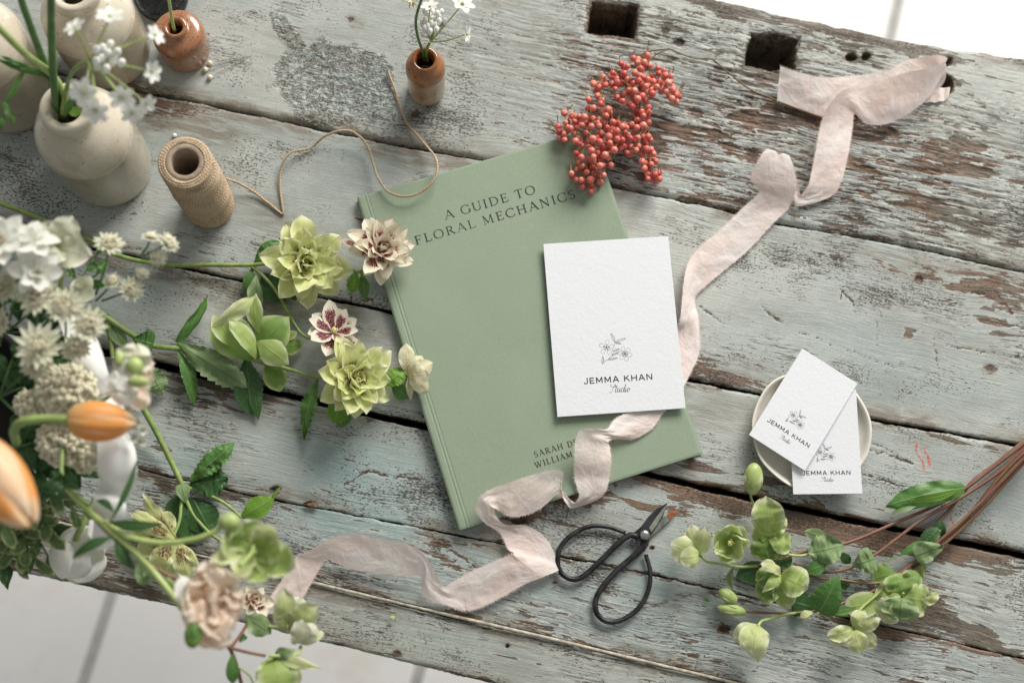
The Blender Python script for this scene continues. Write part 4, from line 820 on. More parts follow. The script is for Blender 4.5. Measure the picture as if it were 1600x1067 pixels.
# ------------------------------------------------------------------ left hellebores lying on the table
LH = 'hellebore stems lying on the left of the table'
h = thing('hellebore_sprig', 'hellebore stem with the big speckled lime-green double flower nearest the twine', 'hellebore', 262, 414, 0, LH)
stem(h, [(-10, 314, 12), (60, 340, 10), (139, 375, 8), (190, 401, 8), (262, 414, 8), (330, 414, 9), (392, 414, 10), (425, 411, 16), (450, 411, 20)], 2.3, 1.7)
stem(h, [(392, 415, 10), (412, 432, 9), (433, 458, 10), (452, 492, 11), (470, 520, 13), (490, 530, 16), (512, 522, 20)], 1.5, 1.1, name='side_stem')
put(h, 'leaf', M_leaf, (398, 412, 11), (440, 378, 14), 34, prof='petal', ser=.04, arch=5, ruf=.3); put(h, 'leaf', M_leaf, (395, 418, 8), (380, 460, 4), 16, arch=4, prof='lance', ser=.1)
put(h, 'leaf', M_leaf_p, (401, 430, 14), (388, 505, 20), 30, roll=-25, arch=6, prof='lance', cup=-.3, ruf=.3); put(h, 'leaf', M_leaf_d, (410, 428, 5), (446, 470, 3), 44, prof='petal', arch=4, ser=.06)
put(h, 'leaf', M_leaf_d, (430, 400, 6), (462, 470, 3), 36, arch=3)
flower(h, 476, 411, 22, (.30, -.25, .92), 64, DBL, M_dgreen, ns=10, sl=.2, ruf=.9, prof='petal')
w = thing('hellebore_sprig', 'cut blush-white double hellebore with dark red streaks at the book spine', 'hellebore', 575, 425, 0, LH)
stem(w, [(548, 420, 10), (560, 425, 12), (572, 418, 14), (582, 405, 18)], 1.2, 1.4)
put(w, 'leaf', M_leaf_b, (556, 424, 12), (549, 458, 8), 22, ser=.18, arch=3, ruf=.4); put(w, 'leaf', M_leaf_b, (562, 424, 12), (576, 430, 16), 14, arch=2, ruf=.3); put(w, 'leaf', M_leaf, (566, 428, 9), (571, 470, 3), 20, ser=.12, arch=4, prof='lance')
flower(w, 592, 392, 28, (.35, .10, .9), 56, [(8, 1.05, .52, 8, 0), (9, .95, .46, 24, 14), (9, .84, .40, 40, 34), (7, .64, .36, 58, 60), (5, .44, .3, 70, 90)], M_dwhite, ns=12, sl=.22, ruf=.7, prof='petal', ph=.2)
put(w, 'petal', M_dwhite, (560, 385, 20), (529, 373, 24), 12, arch=2, prof='lance')

h = thing('hellebore_sprig', 'branching hellebore with a nodding green bloom, a maroon-marked bloom and a lime double', 'hellebore', 290, 545, 0, LH)
stem(h, [(146, 482, 14), (175, 502, 12), (205, 522, 10), (240, 540, 10), (290, 545, 10), (355, 553, 11), (410, 566, 12), (455, 578, 13), (490, 588, 14), (512, 588, 18), (530, 590, 20)], 2.6, 1.5)
stem(h, [(492, 588, 14), (520, 592, 10), (570, 602, 10), (600, 598, 14), (632, 586, 16)], 1.2, 1.0, name='side_stem')
stem(h, [(165, 492, 12), (172, 520, 8), (176, 560, 6)], 3.2, 1.6, name='side_stem')
put(h, 'leaf', M_leaf_p, (170, 505, 9), (200, 545, 6), 24, arch=3, prof='lance'); put(h, 'leaf', M_leaf, (240, 538, 12), (208, 530, 14), 40, ser=.1, arch=4, prof='heart', ruf=.3)
put(h, 'leaf', M_leaf_p, (277, 536, 12), (389, 606, 9), 46, ser=.14, arch=7, prof='petal', ruf=.35, fold=-.18); put(h, 'leaf', M_leaf, (278, 536, 12), (324, 462, 12), 20, roll=25, arch=5, prof='strap', ruf=.4, twist=60)
put(h, 'leaf', M_leaf, (276, 545, 10), (302, 638, 3), 24, roll=-20, arch=6, prof='lance', ser=.1, ruf=.3, bow=-2); put(h, 'leaf', M_leaf_p, (232, 572, 12), (254, 616, 6), 36, ser=.14, arch=4, ruf=.3)
put(h, 'leaf', M_leaf, (205, 540, 8), (240, 590, 6), 26, arch=4)
# nodding green bloom, petals one by one
gb = stamens(P(398, 548, 16), frame((.1, .3, .9)), .02, 4, .1, M_greend, h)
for (b_, t_, wd, mt, kw) in [((405, 560, 12), (330, 500, 16), 66, M_greend, dict(arch=10, cup=-.3)), ((400, 545, 22), (452, 494, 26), 62, M_greend, dict(arch=8, cup=-.2, prof='sharp')), ((372, 545, 28), (333, 492, 32), 34, M_green, dict(arch=5, cup=.3)), ((402, 462, 30), (332, 508, 36), 28, M_greenp, dict(arch=6, roll=-20, prof='lance', ruf=.3)),
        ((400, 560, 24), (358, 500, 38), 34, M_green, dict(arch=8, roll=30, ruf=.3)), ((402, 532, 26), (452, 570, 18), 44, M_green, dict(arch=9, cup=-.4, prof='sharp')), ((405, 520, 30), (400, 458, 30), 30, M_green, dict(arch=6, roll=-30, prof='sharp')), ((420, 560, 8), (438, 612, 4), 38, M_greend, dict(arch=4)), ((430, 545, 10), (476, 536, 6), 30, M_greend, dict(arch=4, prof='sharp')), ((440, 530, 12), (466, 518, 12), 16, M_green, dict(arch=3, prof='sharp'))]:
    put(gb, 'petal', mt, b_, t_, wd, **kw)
put(h, 'leaf', M_leaf_d, (385, 560, 6), (392, 648, 3), 46, arch=3, ser=.08); put(h, 'leaf', M_leaf_d, (395, 600, 5), (404, 656, 3), 20, arch=2, prof='lance')
# maroon marked single bloom
flower(h, 521, 520, 22, (.25, .35, .9), 49, [(6, 1.02, .62, 14, 6), (6, .90, .50, 34, 26)], M_spot, ns=34, sl=.24, ruf=.3, prof='petal', ph=.35)
put(h, 'leaf', M_leaf, (497, 592, 14), (476, 688, 4), 26, roll=10, arch=6, prof='lance', ser=.22, ruf=.5, bow=2); put(h, 'leaf', M_leaf_b, (538, 622, 14), (520, 660, 5), 36, arch=4, ser=.12, ruf=.3); put(h, 'leaf', M_leaf, (545, 630, 6), (530, 668, 3), 26, arch=3)
flower(h, 551, 592, 26, (.5, -.1, .85), 62, DBL, M_dgreen, ns=10, sl=.2, ruf=.9, prof='petal', ph=.5)
for (tx, ty, wd) in [(530, 528, 15), (521, 540, 14), (545, 540, 15), (578, 548, 24)]: put(h, 'petal', M_dgreen, (545, 585, 28), (tx, ty, 36), wd, arch=4, prof='sharp', cup=.3)
put(h, 'leaf', M_leaf_b, (597, 602, 16), (634, 578, 16), 30, arch=4, ser=.14, ruf=.35); put(h, 'leaf', M_leaf, (612, 600, 10), (638, 622, 4), 26, arch=3)
fb_ = stamens(P(640, 586, 16), frame((.9, 0, .4)), .012, 4, .1, M_greend, h)
for (tx, ty, tz, wd, kw) in [(634, 536, 20, 27, {}), (676, 566, 20, 30, dict(arch=9)), (660, 556, 12, 24, {}), (672, 612, 17, 26, {}), (672, 584, 26, 34, dict(arch=9)), (642, 626, 10, 12, dict(prof='lance'))]:
    put(fb_, 'petal', M_bud, (638, 587, 15), (tx, ty, tz), wd, **{**dict(arch=5, cup=-.35, ruf=.2, prof='petal'), **kw})

h = thing('hellebore_sprig', 'forking hellebore stem above the pink ribbon with a lime flower seen from behind', 'hellebore', 287, 765, 0, LH)
stem(h, [(205, 605, 30), (225, 640, 22), (245, 676, 14), (268, 722, 10), (287, 762, 9)], 2.6, 2.2); stem(h, [(287, 763, 9), (283, 790, 11), (280, 815, 13), (271, 838, 16)], 1.5, 1.2, name='side_stem')
stem(h, [(296, 762, 9), (318, 770, 9), (348, 784, 11), (378, 808, 9)], 1.5, 1.2, name='side_stem'); stem(h, [(290, 780, 7), (303, 805, 7), (325, 830, 9), (350, 850, 12), (362, 872, 12)], 1.6, 1.2, name='side_stem')
put(h, 'leaf', M_leaf, (296, 752, 12), (366, 692, 14), 32, arch=6, ser=.22, ruf=.5, fold=-.2); put(h, 'leaf', M_leaf_d, (297, 756, 9), (357, 748, 8), 50, arch=5, ser=.14, ruf=.4); put(h, 'leaf', M_leaf, (325, 720, 14), (324, 704, 15), 8, arch=2)
put(h, 'leaf', M_leaf_p, (284, 756, 13), (290, 786, 12), 22, arch=3, prof='heart'); put(h, 'leaf', M_leaf_d, (288, 770, 5), (268, 815, 3), 36, arch=3); put(h, 'leaf', M_leaf_d, (292, 778, 5), (302, 850, 3), 44, arch=3); put(h, 'leaf', M_leaf_d, (300, 778, 6), (330, 832, 4), 52, arch=4, fold=-.15, ser=.05)
put(h, 'leaf', M_leaf_b, (377, 808, 10), (430, 776, 12), 36, arch=4, ser=.06, fold=-.15, prof='sharp'); put(h, 'leaf', M_stem_l and M_leaf_b, (422, 782, 12), (438, 760, 14), 5, arch=1, prof='strap')
lf_ = stamens(P(270, 840, 16), frame((-.2, .1, .9)), .012, 4, .1, M_greend, h)
for (b_, t_, wd, kw) in [((275, 840, 18), (223, 771, 26), 24, dict(roll=-30)), ((272, 842, 20), (205, 800, 22), 30, dict(arch=7)), ((268, 845, 18), (200, 830, 18), 26, {}), ((268, 845, 16), (212, 862, 12), 30, {}), ((270, 842, 20), (240, 893, 12), 36, dict(arch=6)), ((272, 842, 16), (262, 905, 8), 30, {}), ((276, 845, 18), (296, 906, 8), 34, dict(arch=6)), ((282, 848, 16), (312, 885, 10), 14, dict(prof='lance')), ((272, 838, 14), (246, 800, 10), 36, {}), ((258, 842, 12), (222, 846, 8), 30, {})]:
    put(lf_, 'petal', M_dgreen, b_, t_, wd, **{**dict(arch=5, cup=-.3, ruf=.3, prof='petal'), **kw})

# ------------------------------------------------------------------ right hellebores
RH = 'reddish hellebore stems fanned out at the lower right'
def rh(label, px, py): return thing('hellebore_sprig', label, 'hellebore', px, py, 0, RH)
h = rh('reddish hellebore stem ending in the small open cup furthest left, beside the scissors', 1094, 870)
stem(h, [(1640, 664, 16), (1600, 693, 14), (1545, 735, 10), (1505, 765, 8), (1460, 790, 7), (1398, 817, 8), (1350, 838, 9), (1316, 850, 10), (1262, 860, 9), (1223, 872, 8), (1182, 884, 7)], 1.7, 1.2, M_stem_r)
stem(h, [(1184, 884, 7), (1150, 885, 8), (1123, 880, 9), (1104, 876, 12), (1094, 868, 16)], 1.2, 1.1, M_stem_l, 'side_stem')
put(h, 'leaf', M_leaf_p, (1318, 852, 11), (1261, 864, 12), 50, arch=6, prof='petal', ser=.05, ruf=.35); put(h, 'leaf', M_leaf_p, (1296, 842, 8), (1256, 830, 14), 22, arch=3); put(h, 'leaf', M_leaf_d, (1312, 862, 8), (1328, 880, 5), 16, arch=2)
cf = stamens(P(1090, 864, 15), frame((-.6, .3, .6)), .012, 6, .12, M_greend, h)
for (t_, wd, kw) in [((1048, 850, 24), 44, dict(arch=8)), ((1080, 820, 26), 26, {}), ((1102, 822, 30), 28, dict(arch=6)), ((1060, 838, 14), 40, {}), ((1062, 872, 26), 34, dict(arch=8))]:
    put(cf, 'petal', M_greenp, (1092, 868, 14), t_, wd, **{**dict(cup=-.45, ruf=.2, prof='round', arch=6), **kw})
h = rh('reddish hellebore stem with the largest green bloom and a bud by the dish', 1200, 838)
stem(h, [(1640, 672, 20), (1600, 702, 18), (1560, 738, 14), (1500, 778, 11), (1440, 812, 10), (1400, 842, 10), (1364, 868, 10), (1318, 890, 8), (1275, 893, 6), (1240, 880, 6)], 1.6, 1.1, M_stem_r)
stem(h, [(1282, 858, 8), (1258, 867, 12), (1233, 866, 16), (1214, 855, 18), (1203, 842, 20)], 1.2, 1.1, M_stem_l, 'side_stem'); stem(h, [(1177, 764, 18), (1173, 772, 16), (1176, 784, 12), (1186, 800, 10), (1200, 838, 8)], 1., 1., M_stem_l, 'side_stem')
put(h, 'leaf', M_leaf_p, (1366, 872, 12), (1332, 884, 10), 42, arch=5, prof='heart', ser=.05, ruf=.3)
b1 = stamens(P(1202, 838, 20), frame((0, 0, -1)), .012, 3, .1, M_greend, h)
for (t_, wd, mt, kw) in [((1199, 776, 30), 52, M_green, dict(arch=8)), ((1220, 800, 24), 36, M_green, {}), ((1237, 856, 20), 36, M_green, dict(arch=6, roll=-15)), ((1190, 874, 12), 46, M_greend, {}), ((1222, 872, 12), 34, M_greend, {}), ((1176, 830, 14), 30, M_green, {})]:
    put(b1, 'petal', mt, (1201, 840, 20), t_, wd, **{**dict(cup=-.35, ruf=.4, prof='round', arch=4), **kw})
bd = mk('bud', *sphere(P(1177, 748, 22), .0125, 10, 14, (.62, .62, 1.05), frame((.05, 1, .3)))[:2], M_stem_l, h)
for a_, b_, wd in [((1176, 770, 24), (1178, 727, 24), 26), ((1170, 768, 20), (1168, 734, 22), 14), ((1183, 768, 20), (1187, 735, 22), 14)]: put(bd, 'petal', M_greenp, a_, b_, wd, arch=6, cup=-.6, prof='petal')
fc = stamens(P(1140, 850, 20), frame((.05, .2, 1)), .018, 26, .3, M_anther, h)
for (t_, wd, kw) in [((1141, 818, 30), 38, dict(cup=.5)), ((1114, 838, 30), 34, dict(cup=.5)), ((1122, 866, 28), 34, dict(cup=.5)), ((1140, 880, 26), 40, dict(cup=.4)), ((1168, 842, 34), 30, dict(roll=30, cup=.5)), ((1162, 868, 34), 32, dict(roll=20, cup=.4)), ((1160, 822, 26), 32, dict(cup=.3))]:
    put(fc, 'petal', M_green if wd != 32 else M_greenp, (1141, 851, 15), t_, wd, **{**dict(arch=-3, ruf=.2, prof='round'), **kw})
h = rh('reddish hellebore stem with a dark-green bloom and pointed leaf amid the bunch', 1218, 899)
stem(h, [(1640, 680, 24), (1600, 708, 22), (1560, 748, 16), (1530, 788, 12), (1475, 843, 9), (1445, 866, 8), (1400, 898, 8), (1375, 910, 8), (1345, 910, 8), (1311, 905, 8), (1275, 902, 8), (1245, 888, 12), (1222, 892, 16)], 1.6, 1.0, M_stem_r)
b2 = stamens(P(1218, 899, 18), frame((-.2, -.5, .8)), .012, 12, .22, M_anther, h)
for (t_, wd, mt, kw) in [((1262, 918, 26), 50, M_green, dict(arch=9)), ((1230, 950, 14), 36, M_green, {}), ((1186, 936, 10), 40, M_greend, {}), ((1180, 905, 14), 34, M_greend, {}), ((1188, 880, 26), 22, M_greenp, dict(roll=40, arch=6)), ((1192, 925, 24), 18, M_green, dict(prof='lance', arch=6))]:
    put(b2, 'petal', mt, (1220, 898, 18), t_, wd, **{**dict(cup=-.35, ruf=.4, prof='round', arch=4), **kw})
put(h, 'leaf', M_leaf, (1280, 957, 12), (1311, 899, 24), 48, arch=4, prof='heart', fold=-.15, ser=.03); put(h, 'leaf', M_leaf_d, (1268, 948, 5), (1236, 940, 3), 44, arch=3); put(h, 'leaf', M_leaf, (1258, 894, 10), (1292, 880, 12), 24, arch=3, prof='sharp')
put(h, 'leaf', M_leaf_d, (1208, 885, 5), (1150, 900, 3), 34, arch=2); put(h, 'leaf', M_leaf_p, (1148, 884, 14), (1148, 924, 10), 12, roll=30, arch=4, prof='lance', bow=3)
put(h, 'leaf', M_leaf_d, (1236, 862, 4), (1214, 882, 3), 30, arch=2); put(h, 'leaf', M_leaf_d, (1310, 908, 5), (1328, 914, 3), 20, arch=2)
h = rh('thin reddish hellebore stem carrying two closed striped buds on the left', 1164, 955)
stem(h, [(1640, 690, 24), (1600, 722, 20), (1540, 788, 12), (1480, 845, 9), (1426, 880, 8), (1370, 920, 7), (1330, 937, 7), (1285, 952, 7), (1243, 957, 6), (1200, 957, 5), (1164, 955, 6)], 1.9, 1.0, M_stem_r)
for (a_, b_, wd) in [((1166, 956, 7), (1120, 948, 9), 20), ((1152, 940, 8), (1123, 922, 12), 22)]:
    c_ = (P(*a_) + P(*b_)) / 2; L_ = np.linalg.norm(P(*a_) - P(*b_)); bd = mk('bud', *sphere(c_, L_ * .48, 10, 12, (wd * .0005 / L_, wd * .0005 / L_, 1), frame(P(*b_) - P(*a_)))[:2], M_stem_l, h)
    for r_ in (-35, 30): put(bd, 'petal', M_greenp if r_ > 0 else M_leaf_p, a_, b_, wd * .9, roll=r_, arch=4.5, cup=-.7, prof='petal')
stem(h, [(1244, 957, 7), (1226, 960, 8), (1205, 966, 10), (1190, 970, 14), (1184, 978, 18)], 1.0, 1.2, M_stem_l, 'side_stem')
b3 = stamens(P(1184, 980, 18), frame((-.2, -.8, .3)), .01, 4, .1, M_greend, h)
for (t_, wd, kw) in [((1146, 1000, 20), 32, {}), ((1156, 1012, 26), 30, {}), ((1176, 1026, 24), 42, dict(arch=11)), ((1184, 1034, 14), 30, {}), ((1192, 1016, 18), 26, dict(arch=7, roll=-20)), ((1160, 1006, 12), 30, {})]:
    put(b3, 'petal', M_greenp, (1183, 976, 17), t_, wd, **{**dict(cup=-.45, ruf=.2, prof='petal', arch=7), **kw})
put(h, 'bract', M_greenp, (1270, 956, 12), (1250, 965, 12), 13, arch=3, roll=30); put(h, 'bract', M_greenp, (1266, 958, 10), (1254, 972, 12), 6, arch=2, prof='lance')
h = rh('green-topped hellebore stem with the pale drooping flower lowest in the middle', 1334, 975)
stem(h, [(1640, 684, 28), (1600, 716, 24), (1555, 762, 18), (1500, 816, 14), (1440, 868, 12), (1395, 905, 12)], 1.5, 1.2, M_stem_r); stem(h, [(1396, 904, 12), (1364, 934, 12), (1342, 954, 14), (1334, 974, 18)], 1.2, 1.1, M_stem_l, 'side_stem')
b4 = stamens(P(1334, 980, 18), frame((-.1, -.8, .5)), .01, 6, .12, M_greend, h)
for (t_, wd, kw) in [((1292, 994, 22), 26, dict(roll=-15)), ((1298, 1004, 12), 26, {}), ((1376, 966, 24), 24, dict(roll=15, arch=6)), ((1346, 1022, 20), 34, dict(arch=9)), ((1370, 1010, 14), 28, {}), ((1332, 1012, 12), 20, {}), ((1350, 952, 20), 28, dict(arch=6))]:
    put(b4, 'petal', M_greenp, (1334, 982, 17), t_, wd, **{**dict(cup=-.35, ruf=.3, prof='petal', arch=5), **kw})
put(h, 'leaf', M_leaf_p, (1460, 850, 16), (1426, 872, 14), 10, arch=2, prof='lance'); put(h, 'leaf', M_leaf_p, (1430, 868, 18), (1474, 852, 20), 34, arch=4, prof='heart', ruf=.45, fold=-.2)
put(h, 'leaf', M_leaf, (1337, 950, 12), (1288, 958, 10), 14, arch=4, prof='lance'); put(h, 'leaf', M_greenp, (1305, 935, 8), (1298, 958, 8), 16, arch=3); put(h, 'leaf', M_leaf_b, (1290, 952, 10), (1330, 962, 8), 10, arch=2, prof='lance')
h = rh('reddish hellebore stem with the broad green flower seen from behind at the right', 1410, 928)
stem(h, [(1640, 670, 10), (1600, 700, 8), (1550, 760, 5), (1510, 810, 5), (1462, 858, 7), (1440, 880, 8), (1400, 908, 9), (1358, 942, 6)], 1.9, 1.0, M_stem_r); stem(h, [(1416, 890, 10), (1413, 908, 16), (1411, 928, 20)], 1.3, 1.3, M_stem_l, 'side_stem')
b5 = stamens(P(1410, 930, 20), frame((0, 0, -1)), .012, 3, .1, M_greend, h)
for (t_, wd, mt, kw) in [((1404, 970, 18), 58, M_leaf_p, dict(arch=7)), ((1452, 940, 16), 52, M_green, {}), ((1466, 924, 22), 20, M_greenp, dict(ruf=.8)), ((1374, 968, 12), 44, M_greenp, {}), ((1366, 930, 8), 50, M_green, {}), ((1400, 895, 14), 46, M_greend, {}), ((1432, 890, 12), 34, M_greend, {})]:
    put(b5, 'petal', mt, (1410, 932, 19) if ty_ is None else (1440, 945, 18), t_, wd, **{**dict(cup=-.3, ruf=.25, prof='round', arch=5), **kw}) if (ty_ := (1 if t_[0] == 1466 else None)) or True else None
put(h, 'leaf', M_green, (1380, 938, 8), (1320, 950, 8), 40, arch=4, prof='round'); put(h, 'leaf', M_greend, (1398, 894, 6), (1362, 906, 4), 42, arch=3, prof='round'); put(h, 'leaf', M_green, (1440, 880, 8), (1430, 912, 6), 20, arch=3)
h = rh('thick reddish hellebore stem with the long glossy folded leaf near the right edge', 1500, 765)
stem(h, [(1640, 660, 8), (1600, 690, 7), (1560, 722, 7), (1520, 752, 8), (1490, 788, 5), (1470, 812, 4), (1462, 832, 4), (1455, 842, 4)], 2.3, 1.2, M_stem_r)
put(h, 'leaf', M_leaf, (1506, 763, 11), (1384, 791, 12), 40, arch=7, cup=-.35, prof='strap', ruf=.25, bow=2, ser=.02); put(h, 'leaf', M_leaf_b, (1500, 764, 14), (1418, 782, 16), 13, arch=8, prof='lance', roll=-20); put(h, 'leaf', M_leaf_p, (1434, 790, 14), (1392, 803, 10), 14, arch=4, roll=30, prof='lance')
put(h, 'leaf', M_leaf_d, (1470, 822, 8), (1438, 854, 8), 26, arch=3, ser=.08); put(h, 'leaf', M_leaf, (1458, 848, 9), (1404, 868, 8), 18, arch=5, prof='lance', roll=20); put(h, 'leaf', M_leaf_p, (1404, 868, 8), (1376, 880, 8), 4, arch=1, prof='lance'); put(h, 'leaf', M_leaf_d, (1474, 838, 6), (1466, 812, 8), 16, arch=3)
put(h, 'leaf', M_leaf, (1446, 880, 7), (1425, 896, 5), 22, arch=3)

# ------------------------------------------------------------------ pepper berries
pb = thing('pepper_berry_sprig', 'drooping spray of small coral-pink pepper berries over the top right corner of the book', 'berries', 985, 180, 0)
for pts, r in [([(1290, 186, 4), (1250, 172, 3.5), (1200, 152, 3), (1172, 140, 3), (1135, 112, 6), (1112, 93, 10), (1085, 92, 14), (1046, 77, 16)], .95), ([(1046, 77, 16), (1010, 82, 16), (985, 98, 18), (965, 120, 22), (948, 150, 26), (940, 190, 30), (936, 212, 30), (930, 225, 28)], .8), ([(1046, 77, 16), (1025, 86, 18), (1006, 108, 22), (1000, 140, 24), (1000, 180, 24), (1002, 212, 22), (1012, 245, 16), (1018, 275, 12)], .65),
        ([(942, 175, 28), (915, 183, 24), (890, 195, 20)], .4), ([(1010, 105, 20), (1030, 125, 22), (1055, 150, 16)], .4), ([(930, 225, 28), (924, 255, 22), (926, 285, 18)], .4), ([(960, 128, 22), (940, 126, 22), (930, 135, 20)], .4), ([(942, 150, 26), (926, 160, 22), (918, 165, 20)], .4)]:
    stem(pb, pts, r, r * .55, M_twig, 'twig')
clus = [(990, 108, 22, 26, 18), (1008, 98, 12, 22, 6), (1030, 122, 20, 24, 16), (1046, 140, 15, 20, 9), (1054, 152, 8, 16, 4), (972, 140, 20, 24, 15), (1003, 140, 20, 26, 14), (1000, 165, 18, 24, 11), (962, 125, 12, 22, 6), (944, 128, 8, 22, 4), (930, 134, 9, 20, 4), (928, 160, 15, 22, 8), (945, 172, 10, 24, 4), (892, 188, 16, 20, 9), (882, 206, 14, 18, 8), (905, 200, 18, 22, 10), (925, 190, 14, 26, 6), (930, 205, 14, 28, 6), (957, 195, 20, 26, 12), (915, 230, 20, 26, 14), (935, 240, 20, 28, 13), (955, 222, 18, 26, 12), (975, 200, 14, 22, 7), (995, 205, 18, 22, 10), (985, 228, 14, 20, 8), (1004, 222, 14, 18, 7), (1000, 188, 14, 22, 6), (1012, 246, 14, 16, 9), (1018, 262, 13, 14, 7), (1020, 276, 12, 12, 7), (905, 268, 15, 20, 8), (922, 262, 14, 24, 8), (932, 276, 12, 18, 6), (920, 290, 12, 16, 6), (1030, 275, 6, 10, 2), (945, 255, 10, 20, 4)]
BR = []
for (cx, cy, r, z, n) in clus:
    k = 0; tr_ = 0
    while k < n and tr_ < 400:
        tr_ += 1; a = rnd.uniform(0, 6.283); q = r * math.sqrt(rnd.random()); zz = z + rnd.uniform(-9, 7); br = rnd.choice([rnd.uniform(2.4, 2.8), rnd.uniform(2.7, 3.3), rnd.uniform(2.9, 3.5)]); onb = 10 if cx < 960 and cy > 190 else 1
        zz = max(zz, onb + br); p = P(cx + q * math.cos(a), cy + q * math.sin(a), zz)
        if all((p[0] - o_[0][0])**2 + (p[1] - o_[0][1])**2 + (p[2] - o_[0][2])**2 > ((br + o_[1]) * .00094)**2 for o_ in BR): BR.append((p, br)); k += 1
BR.sort(key=lambda t: -t[0][2]); V0, F0, U0 = sphere(np.zeros(3), .001, 9, 13); V0 = np.array(V0); V0[:13, 2] -= .00016
bme = None; rest = MB(); ra = []; tws = MB()
for i, (p, r) in enumerate(BR):
    if i < 100:
        if bme is None: o = mk('berry', V0 * r + p, F0, M_berry, pb); bme = o.data; WL['b0'] = p; o.data.transform(Matrix.Translation(Vector(WL[pb.name] - p))); o.location = Vector(p - WL[pb.name]); b0 = o; r0b = r
        else: o = b0.copy(); SC.collection.objects.link(o); o.parent = pb; o.location = Vector(p - WL[pb.name]); s_ = r / r0b; o.scale = (s_, s_, s_); o.rotation_euler = (rnd.uniform(-1.2, 1.2), rnd.uniform(-1.2, 1.2), rnd.uniform(0, 6))
    else: rest.add(V0 * r + p, F0); ra += [rnd.random()] * len(V0)
    # little stalk
    tg = p + np.array([rnd.uniform(-1, 1), rnd.uniform(.2, 1.4), rnd.uniform(-.4, .9)]) * .0075; tws.add(*tube([p, (p + tg) / 2 + np.array([rnd.uniform(-1, 1), rnd.uniform(-1, 1), 0]) * .0008, tg], .00036, 4))
o = rest.build('lower_berries', M_berry, pb, attrs={'berry': ra}); o['kind'] = 'stuff'; tws.build('stalks', simple('ochre_stalk', (.34, .22, .09), .7), pb)['kind'] = 'stuff'

# ------------------------------------------------------------------ alliums in the vases
def floret(par, px, py, z, face, Rpx, mat=M_white, n=6, e=(20, 5), pn='petal', wd=.62, name='floret', pf='round', smat=None):
    c = P(px, py, z); M = frame(face); R = Rpx * mpp(z); mb = MB(); ph = rnd.uniform(0, 6)
    for k in range(n): mb.add(*radial(c, M, ph + 6.2832 * k / n, R, R * wd, e[0] + rnd.uniform(-10, 10), e[1] + rnd.uniform(-10, 10), .3, .3, pf, nu=8, nv=5, sd=rnd.random() * 50))
    fl = mb.build(name, mat, par); mk('centre', *sphere(c + M @ np.array([0, 0, R * .12]), R * .15, 6, 8)[:2], smat or M_stem_l, fl); return fl
al = thing('allium', 'white allium head leaning out of the front cream vase towards the spool', 'allium', 92, 165, 140)
stem(al, [(96, 190, 100), (98, 168, 138), (104, 140, 165), (112, 115, 195), (128, 100, 215), (140, 97, 225)], 2., 1.4, M_stem)
cx, cy, cz = 142, 98, 225
for (x, y, z, f, r) in [(118, 45, 262, (-.3, .5, .8), 20), (172, 28, 268, (.1, .5, .8), 24), (241, 56, 245, (.8, .2, .5), 19), (236, 112, 235, (.8, -.3, .5), 20), (190, 152, 238, (.3, -.6, .7), 23), (206, 176, 225, (.3, -.7, .5), 20), (228, 162, 218, (.6, -.6, .4), 18), (132, 144, 262, (-.1, -.5, .8), 26), (150, 172, 258, (0, -.6, .7), 24)]:
    stem(al, [(cx, cy, cz), ((cx + x) / 2, (cy + y) / 2 - 3, (cz + z) / 2 + 5), (x, y, z)], .9, .7, M_stem_l, 'pedicel'); floret(al, x, y, z, f, r, M_wax)
for (x, y) in [(150, 78), (158, 92), (168, 84), (183, 82), (190, 99), (176, 98), (166, 108), (150, 96), (172, 70), (160, 76), (152, 104), (178, 90)]:
    z = 235 + rnd.uniform(0, 12); stem(al, [(cx, cy, cz), (x, y, z)], .5, .4, M_stem_l, 'pedicel'); mk('bud', *sphere(P(x, y, z), .0035, 8, 10, (.8, .8, 1.2), frame((.4, .2, .8)))[:2], M_whbud, al)
VG = 'bare green flower stems standing in the front vase'
for lab, pts, r, mt in [('dark straight stem rising from the front vase to the top edge', [(92, 190, 95), (86, 150, 150), (82, 90, 185), (80, 30, 215), (80, -60, 260)], 3.0, M_stem_d), ('dark stem leaning left from the front vase, left of the straight one', [(95, 190, 95), (88, 140, 145), (66, 90, 180), (40, 20, 215), (20, -40, 245)], 3.0, M_stem_d), ('pale thick stem leaning left out of the front vase', [(102, 190, 95), (100, 150, 145), (84, 120, 165), (40, 85, 200), (-10, 35, 240), (-40, 0, 260)], 2.8, M_stem_l)]:
    s_ = thing('cut_greenery', lab, 'stem', pts[1][0], pts[1][1], 140, VG); stem(s_, pts, r, r * .9, mt, 'stalk')
s_ = thing('cut_greenery', 'feathery green leaf stem drooping left out of the front vase', 'stem', 90, 170, 140, VG)
stem(s_, [(100, 185, 95), (92, 140, 150), (60, 112, 170), (20, 98, 180), (-20, 92, 185)], 1.3, 1., M_stem_d, 'stalk')
for a_, b_, w_ in [((70, 118, 168), (0, 96, 182), 14), ((38, 110, 172), (5, 170, 170), 10), ((5, 160, 172), (24, 196, 168), 12), ((0, 190, 165), (-10, 160, 175), 10), ((45, 105, 175), (0, 88, 185), 8), ((5, 180, 170), (2, 205, 168), 8)]: put(s_, 'leaf', M_leaf, a_, b_, w_, arch=4, prof='strap', ruf=.4)
put(s_, 'leaf', M_leaf_b, (104, 170, 140), (128, 172, 150), 20, arch=4, roll=30); put(s_, 'leaf', M_leaf, (100, 182, 138), (118, 152, 156), 14, arch=3, roll=-20)
s_ = thing('cut_greenery', 'thin pale stem standing in the squat brown bottle', 'stem', 270, 40, 50); stem(s_, [(276, 55, 20), (271, 42, 52), (267, 20, 66), (263, -8, 85)], 1.5, 1.3, M_stem_l, 'stalk')
